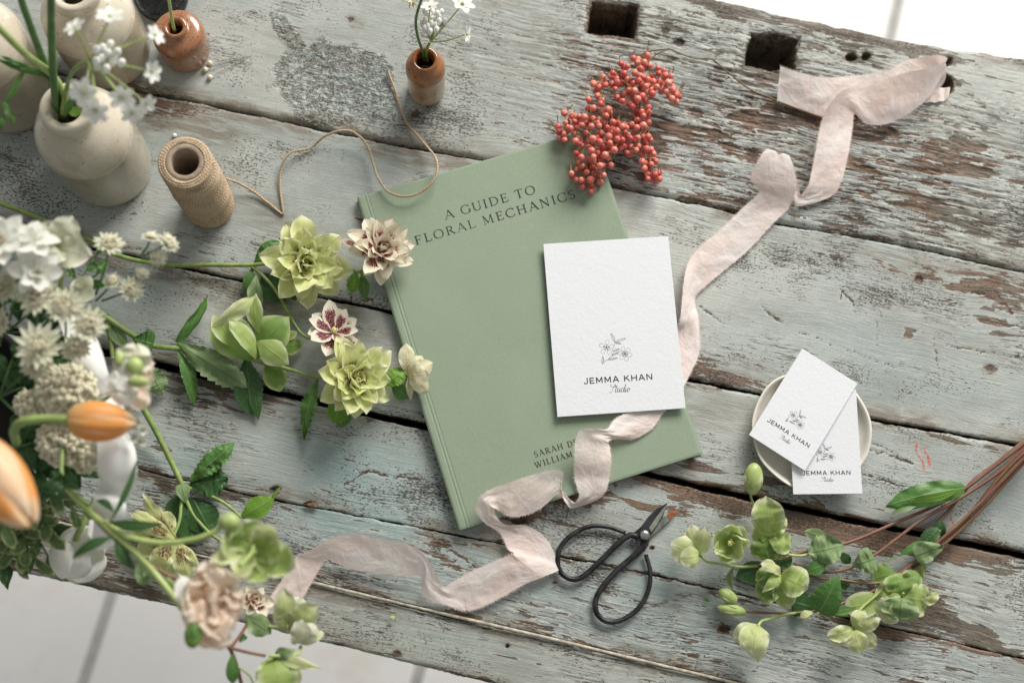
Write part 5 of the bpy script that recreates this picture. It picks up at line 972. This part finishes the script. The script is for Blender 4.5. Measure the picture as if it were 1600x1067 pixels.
al = thing('allium', 'small white allium with unopened buds in the two-tone bottle', 'allium', 665, 85, 66)
stem(al, [(668, 95, 50), (666, 80, 68), (672, 66, 82)], 1.4, 1.2, M_stem); cx, cy, cz = 673, 66, 84
for (x, y, z, f, r) in [(722, 8, 104, (.3, .3, .8), 22), (728, 54, 100, (.9, -.1, .4), 15), (672, 12, 110, (-.1, .5, .8), 16)]:
    stem(al, [(cx, cy, cz), ((cx + x) / 2 - 3, (cy + y) / 2 + 4, (cz + z) / 2), (x, y, z)], .7, .5, M_stem_l, 'pedicel'); floret(al, x, y, z, f, r, M_white)
for (x, y) in [(664, 32), (670, 24), (676, 20), (683, 22), (676, 31), (668, 42), (674, 38), (680, 40), (686, 34), (696, 34), (663, 45), (660, 36), (687, 28), (690, 20), (672, 50), (682, 47), (668, 10), (664, 18)]:
    z = 100 + rnd.uniform(-4, 6); stem(al, [(cx, cy, cz), (x, y, z)], .4, .3, M_stem_l, 'pedicel'); mk('bud', *sphere(P(x, y, z), .0026, 8, 10, (.8, .8, 1.25), frame((.1, .6, .7)))[:2], M_whbud, al)
s_ = thing('cut_greenery', 'dark curved stem with a pale tasselled head in the two-tone bottle', 'stem', 662, 85, 66); stem(s_, [(663, 95, 50), (660, 80, 70), (652, 55, 88), (650, 30, 104), (660, -5, 130)], 1.2, 1.1, M_stem_d, 'stalk')
mb = MB()
for k in range(46): a = rnd.uniform(0, 6.283); q_ = rnd.uniform(4, 15); p0 = P(642, 2, 112); p1 = P(642 + q_ * math.cos(a), 2 + q_ * math.sin(a), 112 + rnd.uniform(-5, 6)); mb.add(*tube([p0, p1], [.0009, .0003], 4))
mb.build('tassel', M_floret, s_)

# ------------------------------------------------------------------ the bouquet
BG = 'flowers of the bouquet at the left edge'
bw = thing('flower_bowl', 'added dark bowl holding the bouquet, black for the deep shade at the left edge', 'bowl', -25, 650, 0)  # bowl put in near black to carry the deep shade among the foliage
mk('bowl_wall', *lathe(smoothprof([(0, .5), (40, .5), (46, 4), (62, 50), (66, 90), (64.5, 92), (60, 88), (55, 60), (.1, 58)], 36), P(-22, 655, 0), 56)[:2], M_bowl_shade, bw)
def leafspray(label, base, ends, mat, wpx, prof='lance', ser=.04, name='leafy_sprig', cat='foliage'):
    t_ = thing(name, label, cat, base[0], base[1], base[2], 'green sprigs in the bouquet'); 
    for e_ in ends:
        m_ = ((base[0] + e_[0]) / 2 + rnd.uniform(-6, 6), (base[1] + e_[1]) / 2 + rnd.uniform(-6, 6), (base[2] + e_[2]) / 2 + 12); stem(t_, [base, m_, e_], 1.1, .7, M_stem_d, 'twig')
        for k in range(5):
            q_ = .35 + .65 * k / 4; x = base[0] + (e_[0] - base[0]) * q_; y = base[1] + (e_[1] - base[1]) * q_; z = base[2] + (e_[2] - base[2]) * q_ + 6; a = math.atan2(e_[1] - base[1], e_[0] - base[0]) + (0 if k == 4 else (.9 if k % 2 else -.9)) + rnd.uniform(-.3, .3); L_ = wpx * rnd.uniform(1.3, 1.9)
            put(t_, 'leaf', mat, (x, y, z), (x + L_ * math.cos(a), y + L_ * math.sin(a), z + rnd.uniform(-8, 10)), wpx * rnd.uniform(.7, 1.), arch=4, prof=prof, ser=ser, ruf=.4, roll=rnd.uniform(-30, 30))
    return t_
leafspray('dark leafy sprig behind the white daffodils', (10, 520, 130), [(-10, 440, 150), (70, 470, 140), (95, 520, 120), (20, 450, 160)], M_leaf_d, 26)
leafspray('dark leafy sprig left of the yarrow', (0, 620, 130), [(60, 560, 140), (50, 600, 130), (20, 560, 150), (60, 660, 110)], M_leaf_d, 26)
leafspray('dark leafy sprig between the two tulips', (0, 700, 110), [(70, 740, 110), (100, 700, 110), (60, 690, 120), (120, 730, 90), (40, 800, 90)], M_leaf_d, 28)
leafspray('cream-edged sprig below the large tulip', (20, 760, 100), [(92, 775, 120), (130, 800, 110), (80, 830, 110), (40, 855, 100), (75, 868, 70)], M_leaf_v, 22, 'petal', .1)
leafspray('cream-edged sprig cut by the left edge below the large tulip', (-20, 780, 90), [(20, 840, 100), (30, 870, 80), (5, 820, 110), (55, 872, 90)], M_leaf_v, 23, 'petal', .1)
leafspray('dark sprig at the foot of the bouquet on the table edge', (20, 800, 40), [(40, 850, 30), (10, 880, 30), (80, 820, 40), (-10, 840, 30)], M_leaf_d, 26)
leafspray('dark sprig under the astrantia heads', (60, 520, 110), [(120, 450, 130), (150, 430, 130), (100, 560, 110), (150, 400, 120)], M_leaf, 20)
s_ = thing('leafy_sprig', 'dark whorl of narrow leaves on a green stalk below the yarrow', 'foliage', 100, 745, 150, 'green sprigs in the bouquet')
stem(s_, [(98, 700, 160), (97, 745, 170), (110, 765, 172), (140, 790, 175)], 1.5, 1.8, M_stem)
for (x, y) in [(72, 775), (60, 762), (92, 790), (128, 768), (122, 745), (80, 735)]: put(s_, 'leaf', M_leaf_d, (98, 748, 170), (x, y, 176), 13, arch=5, prof='lance')
# daffodils
for i, (lab, x, y, z, f, r) in enumerate([('double white daffodil with an orange eye at the left edge', 5, 378, 225, (-.1, .2, .95), 50), ('double white daffodil above the others with upright petals', 48, 380, 215, (.15, .6, .8), 46), ('double white daffodil lowest of the three', 58, 425, 210, (.4, -.3, .8), 44)]):
    d_ = thing('daffodil', lab, 'daffodil', x, y, z, BG); stem(d_, [(x - 10, y + 60, 130), (x - 4, y + 20, z - 25), (x, y, z - 3)], 1.8, 1.8, M_stem)
    flower(d_, x, y, z, f, r, [(6, 1., .60, 12, 0), (6, .80, .5, 35, 25), (5, .5, .36, 62, 66)], M_white, ns=10, sl=.16, smat=M_orange if i == 0 else M_anther, ruf=.35)
d_ = thing('hellebore_bloom', 'cream hellebore with two big veined sepals beside the daffodils', 'hellebore', 100, 390, 180, BG); stem(d_, [(90, 470, 130), (98, 420, 165), (96, 385, 185)], 1.6, 1.4, M_stem)
cf = stamens(P(88, 378, 190), frame((0, 0, 1)), .02, 22, .3, M_anther, d_)
for (t_, wd) in [((113, 338, 196), 50), ((140, 402, 190), 56), ((62, 350, 190), 44), ((70, 410, 192), 46), ((100, 418, 184), 44)]: put(cf, 'petal', M_cream, (90, 385, 184), t_, wd, arch=7, cup=.25, prof='round', ruf=.2)
d_ = thing('hellebore_bloom', 'cream hellebore half hidden behind the astrantia stalks', 'hellebore', 135, 450, 140, BG); stem(d_, [(100, 500, 120), (120, 470, 135), (130, 455, 140)], 1.4, 1.2, M_stem); cf = stamens(P(128, 452, 142), frame((0, 0, 1)), .01, 6, .2, M_anther, d_)
for (t_, wd) in [((142, 432, 150), 30), ((146, 466, 146), 32), ((120, 436, 146), 26)]: put(cf, 'petal', M_cream, (124, 455, 140), t_, wd, arch=5, cup=.3, prof='round')
# astrantia / scabious heads
def pin(par, px, py, z, face, Rpx, mat=M_cream, n=16):
    c = P(px, py, z); M = frame(face); R = Rpx * mpp(z); mb = MB()
    for k in range(n): mb.add(*radial(c, M, 6.2832 * k / n + rnd.uniform(-.1, .1), R * rnd.uniform(.85, 1.05), R * .34, 18 + rnd.uniform(-10, 10), 5 + rnd.uniform(-14, 14), .3, .2, 'sharp', nu=8, nv=4, sd=k))
    fl = mb.build('flower_head', mat, par); m2 = MB()
    for k in range(60):
        a = rnd.uniform(0, 6.283); q_ = math.sqrt(rnd.random()) * .48; zz = .42 * (1 - q_ * q_ * 1.8) + .05; p = c + M @ (np.array([q_ * math.cos(a), q_ * math.sin(a), zz]) * R); m2.add(*tube([c + (p - c) * .3, p], .00028, 3)); m2.add(*sphere(p, .0009, 3, 5))
    m2.build('stamens', M_floret, fl); return fl
AST = [('astrantia head standing off to the right on a dark stalk above the table gap', 172, 383, 180, (.1, .5, .8), 28, (150, 460, 130)), ('astrantia head facing the camera beside the small buds', 205, 452, 170, (.5, -.1, .85), 22, (160, 470, 130)), ('astrantia head highest to the right near the spool', 262, 380, 190, (.6, .3, .7), 20, (225, 400, 160)), ('small astrantia head next to the highest one', 236, 372, 186, (.1, .6, .7), 17, (220, 400, 160)), ('astrantia head touching the first two buds on the right', 246, 402, 180, (.5, -.5, .7), 17, (222, 404, 160)), ('small astrantia head above the facing one', 222, 428, 172, (.4, .3, .8), 13, (190, 450, 140)), ('half-open astrantia head left of the facing one', 176, 440, 168, (-.1, .3, .9), 17, (150, 470, 135)),
    ('fluffy cream astrantia above the yarrow, topmost', 102, 478, 205, (.1, .1, 1), 34, (100, 560, 120)), ('fluffy cream astrantia right of the topmost fluffy one', 138, 506, 200, (.4, -.1, .9), 32, (110, 570, 120)), ('fluffy cream astrantia between daffodils and white ribbon', 60, 462, 205, (-.1, .1, 1), 40, (50, 550, 120)), ('broad cream astrantia left of the white petals', 62, 542, 205, (0, 0, 1), 42, (50, 610, 120)), ('pale green astrantia directly above the yarrow', 58, 570, 195, (.1, -.4, .9), 28, (50, 620, 120)), ('cream astrantia at the left edge under the daffodils', 8, 448, 200, (-.3, 0, .9), 34, (0, 540, 120)), ('cream astrantia at the left edge beside the dark leaves', -2, 505, 190, (-.3, -.1, .9), 28, (-10, 580, 120)), ('cream astrantia lowest right over the white petals', 118, 540, 195, (.3, -.6, .7), 28, (100, 590, 120))]
for lab, x, y, z, f, r, bb in AST:
    a_ = thing('astrantia', lab, 'astrantia', x, y, z, 'fluffy cream astrantia heads'); stem(a_, [bb, ((bb[0] + x) / 2 + 2, (bb[1] + y) / 2, (bb[2] + z) / 2 + 6), (x, y, z - 2)], .9, .8, M_stem_d); pin(a_, x, y, z, f, r)
# yarrow
for lab, domes in [('cream yarrow head with dense granular florets behind the small tulip', [(105, 610, 165, 46, 40, 130)]), ('smaller cream yarrow head at the left of the big one', [(48, 632, 150, 24, 22, 40)]), ('cream yarrow head below the small tulip', [(100, 690, 150, 42, 36, 90), (135, 716, 140, 28, 20, 40)])]:
    y_ = thing('yarrow', lab, 'yarrow', domes[0][0], domes[0][1], domes[0][2], 'cream yarrow heads'); 
    for (cx, cy, z, rx, ry, n) in domes:
        mb = MB(); pts = []
        tr_ = 0
        while len(pts) < n and tr_ < 6000:
            tr_ += 1; x = rnd.uniform(-1, 1); yy = rnd.uniform(-1, 1)
            if x * x + yy * yy > 1 or any((x - a)**2 + (yy - b)**2 < (1.55 / math.sqrt(n))**2 for a, b in pts): continue
            pts.append((x, yy)); zz = z + 12 * (1 - x * x - yy * yy) + rnd.uniform(-4, 3); p = P(cx + x * rx, cy + yy * ry, zz); mb.add(*sphere(p, rnd.uniform(.0019, .0029), 6, 8))
            for q_ in range(3): a = rnd.uniform(0, 6.28); mb.add(*sphere(p + np.array([math.cos(a) * .0018, math.sin(a) * .0018, .0006]), .0012, 4, 6))
            if len(pts) % 3 == 0: mb.add(*tube([p, P(cx + x * rx * .4, cy + yy * ry * .4, z - 20)], .0005, 4))
        mb.build('flower_head', M_floret, y_)
    stem(y_, [(domes[0][0] - 6, domes[0][1] + 20, 90), (domes[0][0], domes[0][1], domes[0][2] - 12)], 1.6, 1.6, M_stem)
# tulips
def tulip(lab, b_, t_, wpx, mats, spts):
    T_ = thing('tulip', lab, 'tulip', b_[0], b_[1], b_[2], 'orange and peach tulips'); stem(T_, spts, 3.2, 3.2, M_stem_l if False else M_stem); c = P(*b_); ax = P(*t_) - c; L = np.linalg.norm(ax); M = frame(ax); R = wpx * mpp(b_[2]) / 2
    fl = mk('flower', *sphere(c + M @ np.array([0, 0, L * .06]), R * .35, 6, 8)[:2], M_stem, T_)
    for k in range(6):
        V = []; U = []; ph = k * math.pi / 3 + .35 + (k % 2) * .06; inn = .93 if k % 2 else 1.; ll = L * (1.02 if k % 2 else .99) * rnd.uniform(.97, 1.02)
        for i in range(22):
            u = i / 21; rr = R * inn * (math.sin(math.pi * min(1, u * .95 + .035)**.85))**.50; z = ll * u; half = .74 * (1 - .30 * u**6) * (1 - .3 * (1 - u)**6)
            rr = max(rr, R * .05)
            for j in range(11):
                v = 2 * j / 10 - 1; a = ph + v * half; r2 = rr * (1 - .035 * abs(v)**2 + .03 * math.cos(v * 3.1)); V.append(c + M @ np.array([r2 * math.cos(a), r2 * math.sin(a), z - .10 * L * abs(v)**2.5 * u**3])); U.append((u, j / 10))
        mk('petal', V, gridf(22, 11), mats[k % len(mats)], fl, uv=U)
tulip('small orange tulip lying sideways pointing right over the yarrow', (106, 655, 215), (210, 660, 205), 66, [M_tulip], [(25, 690, 180), (22, 672, 200), (34, 660, 212), (60, 655, 216), (108, 655, 216)])
tulip('large blurred peach and orange tulip cut by the left edge', (-48, 690, 290), (50, 818, 300), 94, [M_tulip_w, M_tulip], [(-100, 640, 250), (-74, 662, 275), (-47, 691, 290)])
# big white petals
WR = [((40, 455, 150), (86, 470, 150)), ((84, 492, 155), (120, 486, 150)), ((98, 520, 160), (146, 520, 150)), ((108, 552, 165), (160, 556, 150)), ((116, 580, 155), (172, 590, 145)), ((140, 606, 130), (186, 618, 120)), ((150, 640, 135), (196, 640, 125)), ((152, 672, 160), (198, 672, 160)), ((152, 700, 176), (212, 706, 172)), ((152, 730, 174), (214, 744, 166)), ((156, 748, 160), (204, 776, 140)), ((150, 762, 156), (190, 792, 138)), ((147, 775, 166), (196, 790, 158)), ((144, 796, 162), (198, 806, 152)), ((146, 822, 140), (190, 826, 130)), ((140, 850, 110), (182, 850, 105))]
wr_ = thing('satin_ribbon', 'wide smooth white satin ribbon looping between the small tulip and the cup-shaped tulip', 'ribbon', 165, 760, 130); A = np.array([P(*a) for a, b in WR]); B = np.array([P(*b) for a, b in WR]); AB = spline(np.hstack([(A + B) / 2, A, B]), 160); V = []; U = []
tt = np.gradient(AB[:, :3], axis=0); tt /= np.linalg.norm(tt, axis=1)[:, None] + 1e-9
for i in range(160):
    w_ = AB[i, 6:9] - AB[i, 3:6]; n_ = np.cross(w_, tt[i]); n_ /= np.linalg.norm(n_) + 1e-9
    if n_[2] < 0: n_ = -n_
    for j in range(14): q = j / 13; V.append(AB[i, 3:6] + w_ * q + n_ * (.005 * math.sin(math.pi * q) + .0015 * math.sin(i * .13 + q * 4))); U.append((i / 160., q))
M_satin = simple('white_satin', (.90, .90, .86), .35, .03, 30, .0004, spec=.5, **{'Sheen Weight': .3}); mk('cloth_band', V, gridf(160, 14), M_satin, wr_, uv=U)
wp = thing('white_tulip', 'white cup-shaped tulip with folded inner petals hanging over the table edge', 'tulip', 125, 870, 100, BG); stem(wp, [(150, 780, 95), (128, 820, 100), (118, 845, 95)], 2.6, 2.4, M_stem)
c = P(100, 888, 66); M = frame((.62, .42, .62)); wf = mk('flower', *sphere(c, .008, 8, 10)[:2], M_stem_l, wp); R = 45 * mpp(90)
for k in range(6):
    V = []; U = []; ph = k * math.pi / 3 + .2; inn = 1. if k % 2 else .80; ll = R * (1.75 if k % 2 else 1.95) * rnd.uniform(.95, 1.05)
    for i in range(24):
        u = i / 23; rr = R * inn * (math.sin(math.pi * min(.78, u * .80 + .03)))**.55; half = (.80 if k % 2 else .66) * (1 - .55 * u**6)
        for j in range(13):
            v = 2 * j / 12 - 1; a = ph + v * half; r2 = rr * (1 - .05 * v * v + .05 * (fbm(u * 3 + k, v * 2 + k, 5) - .5)) - R * .10 * sst(.85, 1., u); V.append(c + M @ np.array([r2 * math.cos(a), r2 * math.sin(a), ll * u - .12 * ll * abs(v)**2.5 * u**3])); U.append((u, j / 12))
    mk('petal', V, gridf(24, 13), M_wax, wf, uv=U)
put(wf, 'petal', M_wax, (140, 838, 110), (176, 812, 90), 50, arch=7, cup=-.3, prof='round', nu=24, nv=11)
# sweet pea like blurred cluster
sw = thing('sweet_pea', 'blurred white and blush sweet pea with green buds over the serrated leaf', 'sweet pea', 205, 590, 210, BG); stem(sw, [(120, 640, 140), (170, 620, 180), (205, 585, 205)], 1.6, 1.4, M_stem); sf_ = mk('flower', *sphere(P(210, 572, 218), .006, 8, 10, (1, 1, .8))[:2], M_stem_l, sw)
for b_, t_, w_, mt in [((205, 585, 205), (212, 538, 215), 58, M_cream), ((205, 590, 200), (240, 572, 205), 44, M_pink), ((205, 580, 205), (178, 562, 215), 36, M_white), ((200, 590, 205), (168, 610, 215), 40, M_white), ((200, 595, 205), (190, 632, 215), 40, M_white), ((210, 595, 200), (232, 610, 205), 40, M_pink), ((212, 600, 205), (222, 640, 200), 34, M_pink), ((195, 590, 210), (205, 605, 220), 40, M_white)]: put(sf_, 'petal', mt, b_, t_, w_, arch=7, cup=-.3, prof='round', ruf=.5)
mk('bud', *sphere(P(216, 596, 220), .005, 8, 10, (1.5, .8, .8))[:2], M_stem_l, sw); mk('bud', *sphere(P(186, 560, 218), .004, 8, 10, (.8, 1.4, .8))[:2], M_stem_l, sw)
st_ = thing('stock_spike', 'spike of little round white blooms right of the small tulip', 'stock', 216, 670, 180, BG); stem(st_, [(150, 650, 120), (190, 660, 160), (214, 666, 178)], 1.4, 1.2, M_stem)
for (x, y, r) in [(210, 625, 15), (220, 632, 12), (214, 660, 15), (222, 672, 14), (218, 690, 15), (208, 684, 12), (198, 640, 13), (204, 668, 12)]: floret(st_, x, y, 185 + rnd.uniform(-6, 8), (.5, -.1, .8), r, M_white, 6, (40, 70), wd=.9)
# foreground stems
s_ = thing('hellebore_spray', 'long blurred foreground stem with the big green hellebore and a knob-shaped bud over the ribbon', 'hellebore', 170, 820, 170, BG)
stem(s_, [(95, 750, 150), (125, 785, 162), (165, 822, 172), (215, 866, 180), (250, 905, 184), (285, 950, 186), (300, 965, 186)], 2.4, 2.2, M_stem_l)
stem(s_, [(165, 815, 172), (200, 838, 180), (250, 848, 188), (300, 843, 192), (332, 832, 194), (350, 820, 196)], 2.2, 2.0, M_stem_l, 'side_stem'); mk('bud', *sphere(P(358, 815, 196), .0068, 10, 12, (1.1, .9, .9))[:2], M_stem_l, s_)
stem(s_, [(130, 790, 160), (175, 838, 162), (220, 872, 160), (262, 898, 155), (300, 910, 150)], 1.5, 1.2, M_stem_r, 'side_stem')
for a_, b_, w_ in [((178, 838, 176), (112, 872, 178), 16), ((180, 840, 176), (212, 890, 170), 20), ((170, 815, 178), (256, 818, 180), 18), ((172, 815, 178), (215, 715, 170), 10), ((178, 800, 178), (150, 782, 178), 12)]: put(s_, 'leaf', M_leaf_d, a_, b_, w_, arch=6, prof='lance', bow=2)
for a_, b_, w_ in [((222, 870, 165), (226, 915, 160), 26), ((230, 880, 165), (232, 908, 160), 14)]: put(s_, 'leaf', M_leaf_p, a_, b_, w_, arch=3, ruf=.4)
gf = stamens(P(395, 862, 190), frame((.2, .1, 1)), .02, 14, .3, M_stem_l, s_)
for t_, w_, mt, kw in [((345, 842, 200), 46, M_green, {}), ((380, 815, 198), 58, M_green, {}), ((425, 820, 204), 36, M_greenp, {}), ((462, 884, 198), 56, M_green, {}), ((420, 905, 196), 60, M_green, {}), ((330, 872, 204), 26, M_greenp, {}), ((370, 900, 206), 36, M_greenp, dict(roll=25)), ((440, 850, 202), 50, M_green, {})]: put(gf, 'petal', mt, (393, 862, 186), t_, w_, **{**dict(arch=-4, cup=.35, prof='round', ruf=.35), **kw})
stem(s_, [(374, 884, 214), (386, 872, 205), (394, 862, 196), (396, 852, 192)], 1.6, 1.4, M_stem_l, 'style'); stem(s_, [(396, 862, 184), (370, 870, 170), (320, 905, 165), (290, 930, 170)], 1.5, 1.5, M_stem, 'side_stem')
s_ = thing('lisianthus', 'ruffled peach lisianthus with a green bud over the table edge', 'lisianthus', 335, 940, 190, BG)
stem(s_, [(262, 905, 170), (285, 930, 180), (305, 950, 184), (330, 950, 184)], 1.8, 1.6, M_stem); lf_ = mk('flower', *sphere(P(332, 940, 182), .007, 8, 10)[:2], M_stem, s_)
for k in range(16):
    a = k * 2.399; q_ = 20 + 36 * math.sqrt(k / 16.); put(lf_, 'petal', M_pink, (330 + rnd.uniform(-10, 10), 935 + rnd.uniform(-8, 12), 184), (332 + q_ * math.cos(a) * .95, 940 + q_ * math.sin(a) * 1.15, 196 + rnd.uniform(-10, 14)), 46, arch=rnd.uniform(2, 8), cup=rnd.uniform(-.3, .6), prof='obov', ruf=1.1, roll=rnd.uniform(-50, 50), nu=22, nv=11)
for t_ in [(318, 1012, 190), (284, 960, 185), (375, 965, 190), (340, 1015, 188)]: put(lf_, 'petal', M_pink, (335, 945, 186), t_, 46, arch=6, ruf=.9, prof='obov')
put(lf_, 'petal', M_white, (292, 950, 192), (285, 900, 196), 30, arch=5, prof='round'); stem(s_, [(300, 945, 188), (304, 962, 195), (302, 978, 200)], 1.3, 1.3, M_stem, 'side_stem')
bd = mk('bud', *sphere(P(302, 991, 202), .0072, 10, 14, (.8, .8, 1.25), frame((0, -1, .3)))[:2], M_greend, s_); 
for r_ in (-50, 0, 50): put(bd, 'sepal', M_leaf, (302, 974, 206), (302, 1008, 204), 16, roll=r_, arch=4, cup=-.5)
s_ = thing('hellebore_spray', 'brown-stemmed hellebore spray with cup blooms hanging past the table edge', 'hellebore', 465, 965, 100, BG)
stem(s_, [(300, 940, 140), (340, 985, 130), (358, 1010, 120), (370, 1040, 110), (380, 1080, 100)], 1.5, 1.4, M_stem_r); stem(s_, [(355, 1010, 120), (385, 1018, 122), (415, 1024, 122)], 1.2, 1.1, M_stem_r, 'side_stem'); stem(s_, [(390, 965, 60), (380, 985, 90), (362, 1010, 118)], 1.2, 1.2, M_stem_r, 'side_stem')
stem(s_, [(390, 968, 70), (420, 978, 80), (448, 982, 90)], 1.4, 1.3, M_stem_l, 'side_stem'); stem(s_, [(470, 1010, 100), (466, 1020, 110), (455, 1024, 118), (420, 1024, 122)], 1.4, 1.3, M_stem_l, 'side_stem'); stem(s_, [(370, 1040, 110), (390, 1055, 108), (400, 1080, 108)], .8, .7, M_stem, 'side_stem')
put(s_, 'leaf', M_leaf, (362, 1022, 122), (364, 1068, 118), 20, arch=3); put(s_, 'leaf', M_leaf_p, (384, 962, 74), (424, 990, 80), 34, arch=5, prof='petal', ruf=.3); put(s_, 'leaf', M_leaf_d, (382, 990, 80), (374, 1004, 90), 14, arch=2, prof='lance')
cb = stamens(P(448, 980, 90), frame((.2, .5, .6)), .015, 10, .25, M_anther, s_)
for t_, w_, mt in [((442, 918, 104), 34, M_greenp), ((498, 945, 104), 40, M_greenp), ((470, 935, 98), 46, M_greenp), ((430, 950, 96), 22, M_greenp), ((488, 960, 94), 36, M_green)]: put(cb, 'petal', mt, (449, 982, 88), t_, w_, arch=6, cup=-.3, prof='round', ruf=.2)
cb = stamens(P(470, 1000, 100), frame((.2, .5, .6)), .012, 4, .2, M_greend, s_)
for t_, w_, mt in [((474, 970, 116), 34, M_cream), ((492, 976, 112), 30, M_cream), ((506, 988, 104), 18, M_greenp), ((460, 980, 112), 24, M_cream)]: put(cb, 'petal', mt, (468, 1004, 100), t_, w_, arch=7, cup=-.5, prof='round', ruf=.2)
cb = stamens(P(430, 1026, 118), frame((.1, -.6, .6)), .012, 4, .2, M_greend, s_)
for t_, w_, mt, kw in [((440, 1090, 120), 62, M_green, dict(arch=10)), ((418, 1076, 116), 44, M_green, {}), ((466, 1070, 116), 40, M_green, {}), ((502, 1044, 122), 18, M_greenp, dict(prof='lance')), ((462, 1014, 120), 22, M_leaf_p, dict(prof='lance'))]: put(cb, 'petal', mt, (428, 1026, 116), t_, w_, **{**dict(cup=-.35, prof='round', ruf=.2, arch=6), **kw})
s_ = thing('hellebore_bloom', 'small cream double hellebore with red marks under the big green one', 'hellebore', 398, 935, 30, BG); stem(s_, [(385, 965, 50), (392, 945, 45)], 1.1, 1.1, M_stem)
flower(s_, 396, 938, 45, (.5, .1, .8), 28, [(7, 1., .6, 20, 10), (6, .75, .5, 45, 45), (4, .5, .4, 65, 75)], M_dwhite, ns=8, sl=.2, ruf=.4, prof='petal')
# lower hellebore leaf debris
SD = [(968, 757, 5), (940, 1003, 3), (1332, 130, 4)]
for lab, x, y, dx, dy, w_, mt in [('shrivelled brown leaf scrap on the wood left of the scissors pivot loop', 862, 911, 12, -4, 6, M_twig), ('pale green petal scrap on the rail under the pink ribbon', 610, 960, 10, 5, 7, M_greenp), ('tiny green leaf scrap beneath the hellebore bunch', 1100, 935, 9, 4, 5, M_leaf)]:
    q_ = thing('plant_scrap', lab, 'scrap', x, y, 0); put(q_, 'blade', mt, (x, y, 1.5), (x + dx, y + dy, 2), w_, arch=1.5, ruf=.8)
db = thing('leaf_scrap', 'tiny dark dried leaf scrap on the table below the serrated leaves', 'leaf', 486, 787, 0); put(db, 'blade', M_twig, (474, 786, 1.5), (498, 789, 1.5), 12, arch=1.5, ruf=.8, ser=.3)
